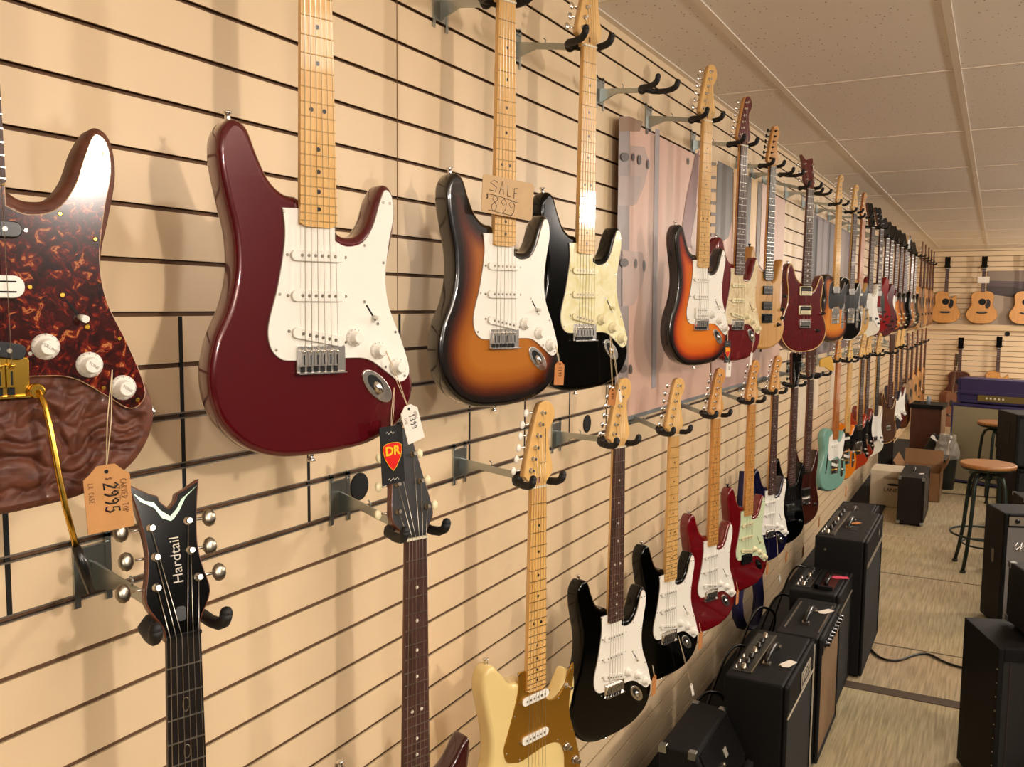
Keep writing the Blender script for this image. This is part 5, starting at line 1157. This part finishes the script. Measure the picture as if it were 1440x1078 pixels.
MB().prism(rrect(.03, .075, .01, 3), 0, .003, .001).build('side_latch', nickel, sv).matrix_basis = Matrix.Translation((-.252, .0, .38)) @ Matrix.Rotation(-pi / 2, 4, 'Z')
dk = amp('guitar_amplifier', 'black amplifier with rounded corners partly hidden behind the silver-panel amplifier', 1.50, 6.75, .5, .26, .50, radians(15), cover=tolex2, handle=False, corners=True)
cb = amp('speaker_cabinet', 'large worn black speaker cabinet at the lower right corner', 1.385, 3.65, .66, .31, .575, radians(22), cover=tolex, cloth=clothb, handle=False, ftop=.045, lip=.012, bev=.003, cat='speaker cabinet')
MB().box(-.29, -.287, -.152, -.149, .06, .53).build('inner_trim', mat('dull_red_trim', '#2c1a18', .6), cb)
for i in range(9): MB().lathe((-.331, -.15 + .0 * i, .10 + .05 * i), (-.5, -1, 0), [(0, .003), (.002, .002)], 6).build('staple', nickel, cb)
ta = amp('guitar_amplifier', 'small charcoal amplifier with silver cloth standing on the worn black cabinet', 1.40, 3.665, .44, .22, .235, radians(22), z0=.575, cover=tolex2, cloth=cloths, handle=False, corners=True, ftop=.055, bev=.018)
MB().box(-.20, .2, -.112, -.109, .187, .222).build('control_panel', panelk, ta); textmesh('lettering', '10', .026, piping, ta, face_mw(-.16, -.1125, .204), extrude=.0006)
# stools
def stool(x, y, label, h=.72, rz=0):
    r_ = empty('stool', (x, y, 0), rz, label, 'stool', 'industrial stools with round wooden seats')
    MB().lathe((0, 0, h - .028), (0, 0, 1), [(0, .160), (.004, .168), (.022, .170), (.028, .163)], 36).build('seat', wood('stool_seat', '#8f5c30', '#a8743e', .45, .2, (9, 60, 9), 2), r_)
    im = mat('green_grey_iron', '#2a332c', .4, .5)
    MB().lathe((0, 0, h - .045), (0, 0, 1), [(0, .150), (.016, .165), (.0175, .165)], 28).build('seat_pan', im, r_)
    MB().cyl((0, 0, h - .23), (0, 0, h - .04), .013, 12).cyl((0, 0, h - .11), (0, 0, h - .05), .03, 14).build('screw_post', im, r_)
    for k in range(4):
        g_ = pi / 4 + pi / 2 * k; c_, s_ = cos(g_), sin(g_)
        MB().tube([(a * c_, a * s_, b) for a, b in [(.025, h - .075), (.07, h - .07), (.105, h - .09), (.125, h - .14), (.135, h - .25), (.15, .28), (.175, .12), (.20, .012)]], .0125, 10).build('leg', im, r_)
        MB().cyl((.20 * c_, .20 * s_, 0), (.20 * c_, .20 * s_, .016), .018, 12).build('foot', blackp, r_)
    n_ = 36; MB().tube([(.205 * cos(2 * pi * i / n_), .205 * sin(2 * pi * i / n_), .24) for i in range(n_)], .0075, 8, closed=True).build('foot_ring', im, r_)
    MB().tube([(.13 * cos(2 * pi * i / n_), .13 * sin(2 * pi * i / n_), .17) for i in range(n_)], .006, 8, closed=True).build('brace_ring', im, r_)
    return r_
stool(1.07, 6.56, 'round wooden-topped iron stool standing in the aisle', .72, .2)
stool(1.13, 9.0, 'second wooden-topped stool in front of the purple cabinet', .72, .5)
# cables, tags on amplifiers
def cable(label, pts, r, name='power_cable', m=blackp):
    P_ = [Vector(p) for p in pts]; out = []
    for i in range(len(P_) - 1):
        p0, p1, p2, p3 = P_[max(i - 1, 0)], P_[i], P_[i + 1], P_[min(i + 2, len(P_) - 1)]
        for k in range(6):
            t_ = k / 6; out.append(.5 * (2 * p1 + (p2 - p0) * t_ + (2 * p0 - 5 * p1 + 4 * p2 - p3) * t_ ** 2 + (3 * p1 - p0 - 3 * p2 + p3) * t_ ** 3))
    out.append(P_[-1]); o = MB().tube(out, r, 8).build(name, m); tag(o, label, 'cable'); return o
cable('black power cable crossing the aisle floor', [(.50, 4.95, .008), (.62, 4.62, .008), (.72, 4.58, .008), (.84, 4.75, .008), (.98, 4.66, .008), (1.3, 4.62, .008)], .006)
for i in range(5):
    y_ = 2.9 + .42 * i; z_ = .10 + .03 * (i % 3)
    cable('black cable arching between the wall and the %s' % ['white-piped amplifier', 'tan cloth amplifier', 'near side of the red-recess amplifier', 'far side of the red-recess amplifier', 'tall amplifier cabinet'][i], [(.10, y_, .02), (.18, y_ + .10, z_ + .2), (.23, y_ + .2, z_ + .22), (.24, y_ + .30, z_ + .12), (.16, y_ + .34, .02)], .006)
def flat_tag(label, x, y, z, m, rz=0, k=1.0, string=None):
    o = MB(); c_ = [(-.032, -.013), (.022, -.016), (.036, 0), (.022, .016), (-.032, .013)]
    o.add([(a * k, b * k, 0) for a, b in c_] + [(a * k, b * k, .0015) for a, b in c_], [(4, 3, 2, 1, 0), (5, 6, 7, 8, 9)] + [(i, (i + 1) % 5, (i + 1) % 5 + 5, i + 5) for i in range(5)])
    o = o.build('price_tag', m, loc=(x, y, z), rotz=rz); tag(o, label, 'price tag')
    if string: MB().tube([(.034 * k, 0, .001), (.06 * k, .01, .02), string], .001, 5).build('string', cotton, o)
    return o
flat_tag('white price tag lying on the VOX combo amplifier'.replace('VOX ', 'white-piped '), .50, 3.02, .517, whitec, radians(250), 1.1, (.09, .02, .025))
flat_tag('white price tag on the tan cloth combo amplifier', .52, 3.66, .507, whitec, radians(240), 1.1, (.09, .02, .025))
flat_tag('pink price tag on the amplifier with the red recess', .505, 4.13, .517, pinkc, radians(200), 1.15)
flat_tag('brown price tag on the tall black amplifier cabinet', .50, 4.62, .662, kraft2, radians(240), 1.0, (.08, .02, .02))
flat_tag('white price tag on the low black amplifier', .38, 5.78, .457, whitec, radians(180), 1.2)
flat_tag('white price tag on the brown practice amplifier', .60, 7.78, .394, whitec, radians(60), .8)

for (a_, b_), s_ in zip([(5.9, 17), (10, 15.0), (13.3, 12.4)], ('VOLUME', 'TONE', 'TONE')):
    textmesh('lettering', s_, .0042, mat('faint_print', '#8a8070', .5), u1, face_mw(a_ / 100, -.0192, (b_ - 80) / 100, radians(-35)), extrude=.0001)
# unseen dark counter, added so the glossy black guitars reflect something dark
ct = empty('added_dark_counter', (2.15, 5.0, 0), 0, 'long dark counter added out of view for the glossy guitars to reflect', 'counter')
dkw = wood('counter_wood', '#1c120c', '#2a1c12', .5, .1)
MB().box(-.24, .24, -6, 6.5, .08, .92).build('carcass', dkw, ct); MB().box(-.20, .20, -5.9, 6.4, 0, .08).build('plinth', tolex, ct); MB().box(-.27, .27, -6.05, 6.55, .92, .96).build('counter_top', ebony, ct)
# ------------------------------------------------------------------ camera and light
f, yaw, pitch, roll = 1228.1, .50463, .092052, -.009905
fwd = Vector((-sin(yaw) * cos(pitch), cos(yaw) * cos(pitch), -sin(pitch))); r0 = Vector((cos(yaw), sin(yaw), 0)); d0 = fwd.cross(r0)
rt = r0 * cos(roll) + d0 * sin(roll); dn = -r0 * sin(roll) + d0 * cos(roll)
M = Matrix((rt, -dn, -fwd)).transposed().to_4x4(); M.translation = (CAMX, 0, CAMZ)
cd = bpy.data.cameras.new('camera'); cam = bpy.data.objects.new('camera', cd); C.objects.link(cam)
cam.matrix_world = M; cd.sensor_width = 36; cd.lens = f / 1440 * 36; cd.clip_start = .05; cd.clip_end = 60
bpy.context.scene.camera = cam
def bulb(loc, power, r, col):
    l = bpy.data.lights.new('bulb', 'POINT'); l.energy = power; l.color = col; l.shadow_soft_size = r
    o = bpy.data.objects.new('ceiling_bulb', l); C.objects.link(o); o.location = loc; return o
def panel(loc, power, col, sx, sy):  # added area light for fill, not a real fixture
    l = bpy.data.lights.new('panel', 'AREA'); l.shape = 'RECTANGLE'; l.size = sx; l.size_y = sy; l.energy = power; l.color = col
    o = bpy.data.objects.new('added_fill_light', l); C.objects.link(o); o.location = loc; return o
WARM = (1, .90, .79)
bulb((3.0, .35, 2.30), 128, .07, WARM)
bulb((3.0, -1.7, 2.30), 95, .12, WARM)
bulb((3.0, 3.3, 2.30), 92, .09, WARM)
bulb((3.0, 6.5, 2.30), 92, .09, WARM)
bulb((3.0, 9.8, 2.30), 92, .09, WARM)
bulb((3.0, 12.8, 2.30), 100, .09, WARM)
for y in (1.2, 4.9, 8.6, 12.0): panel((1.95, y, 2.585), 22, WARM, .6, 1.2)  # unseen fill lights added to brighten the floor and lower wall
w = bpy.data.worlds.new('world'); w.use_nodes = True; bpy.context.scene.world = w
w.node_tree.nodes['Background'].inputs[0].default_value = (1, .8, .6, 1); w.node_tree.nodes['Background'].inputs[1].default_value = .05
vs = bpy.context.scene.view_settings
vs.view_transform = 'Standard'; vs.look = 'None'; vs.exposure = 0; vs.gamma = 1; vs.use_curve_mapping = False
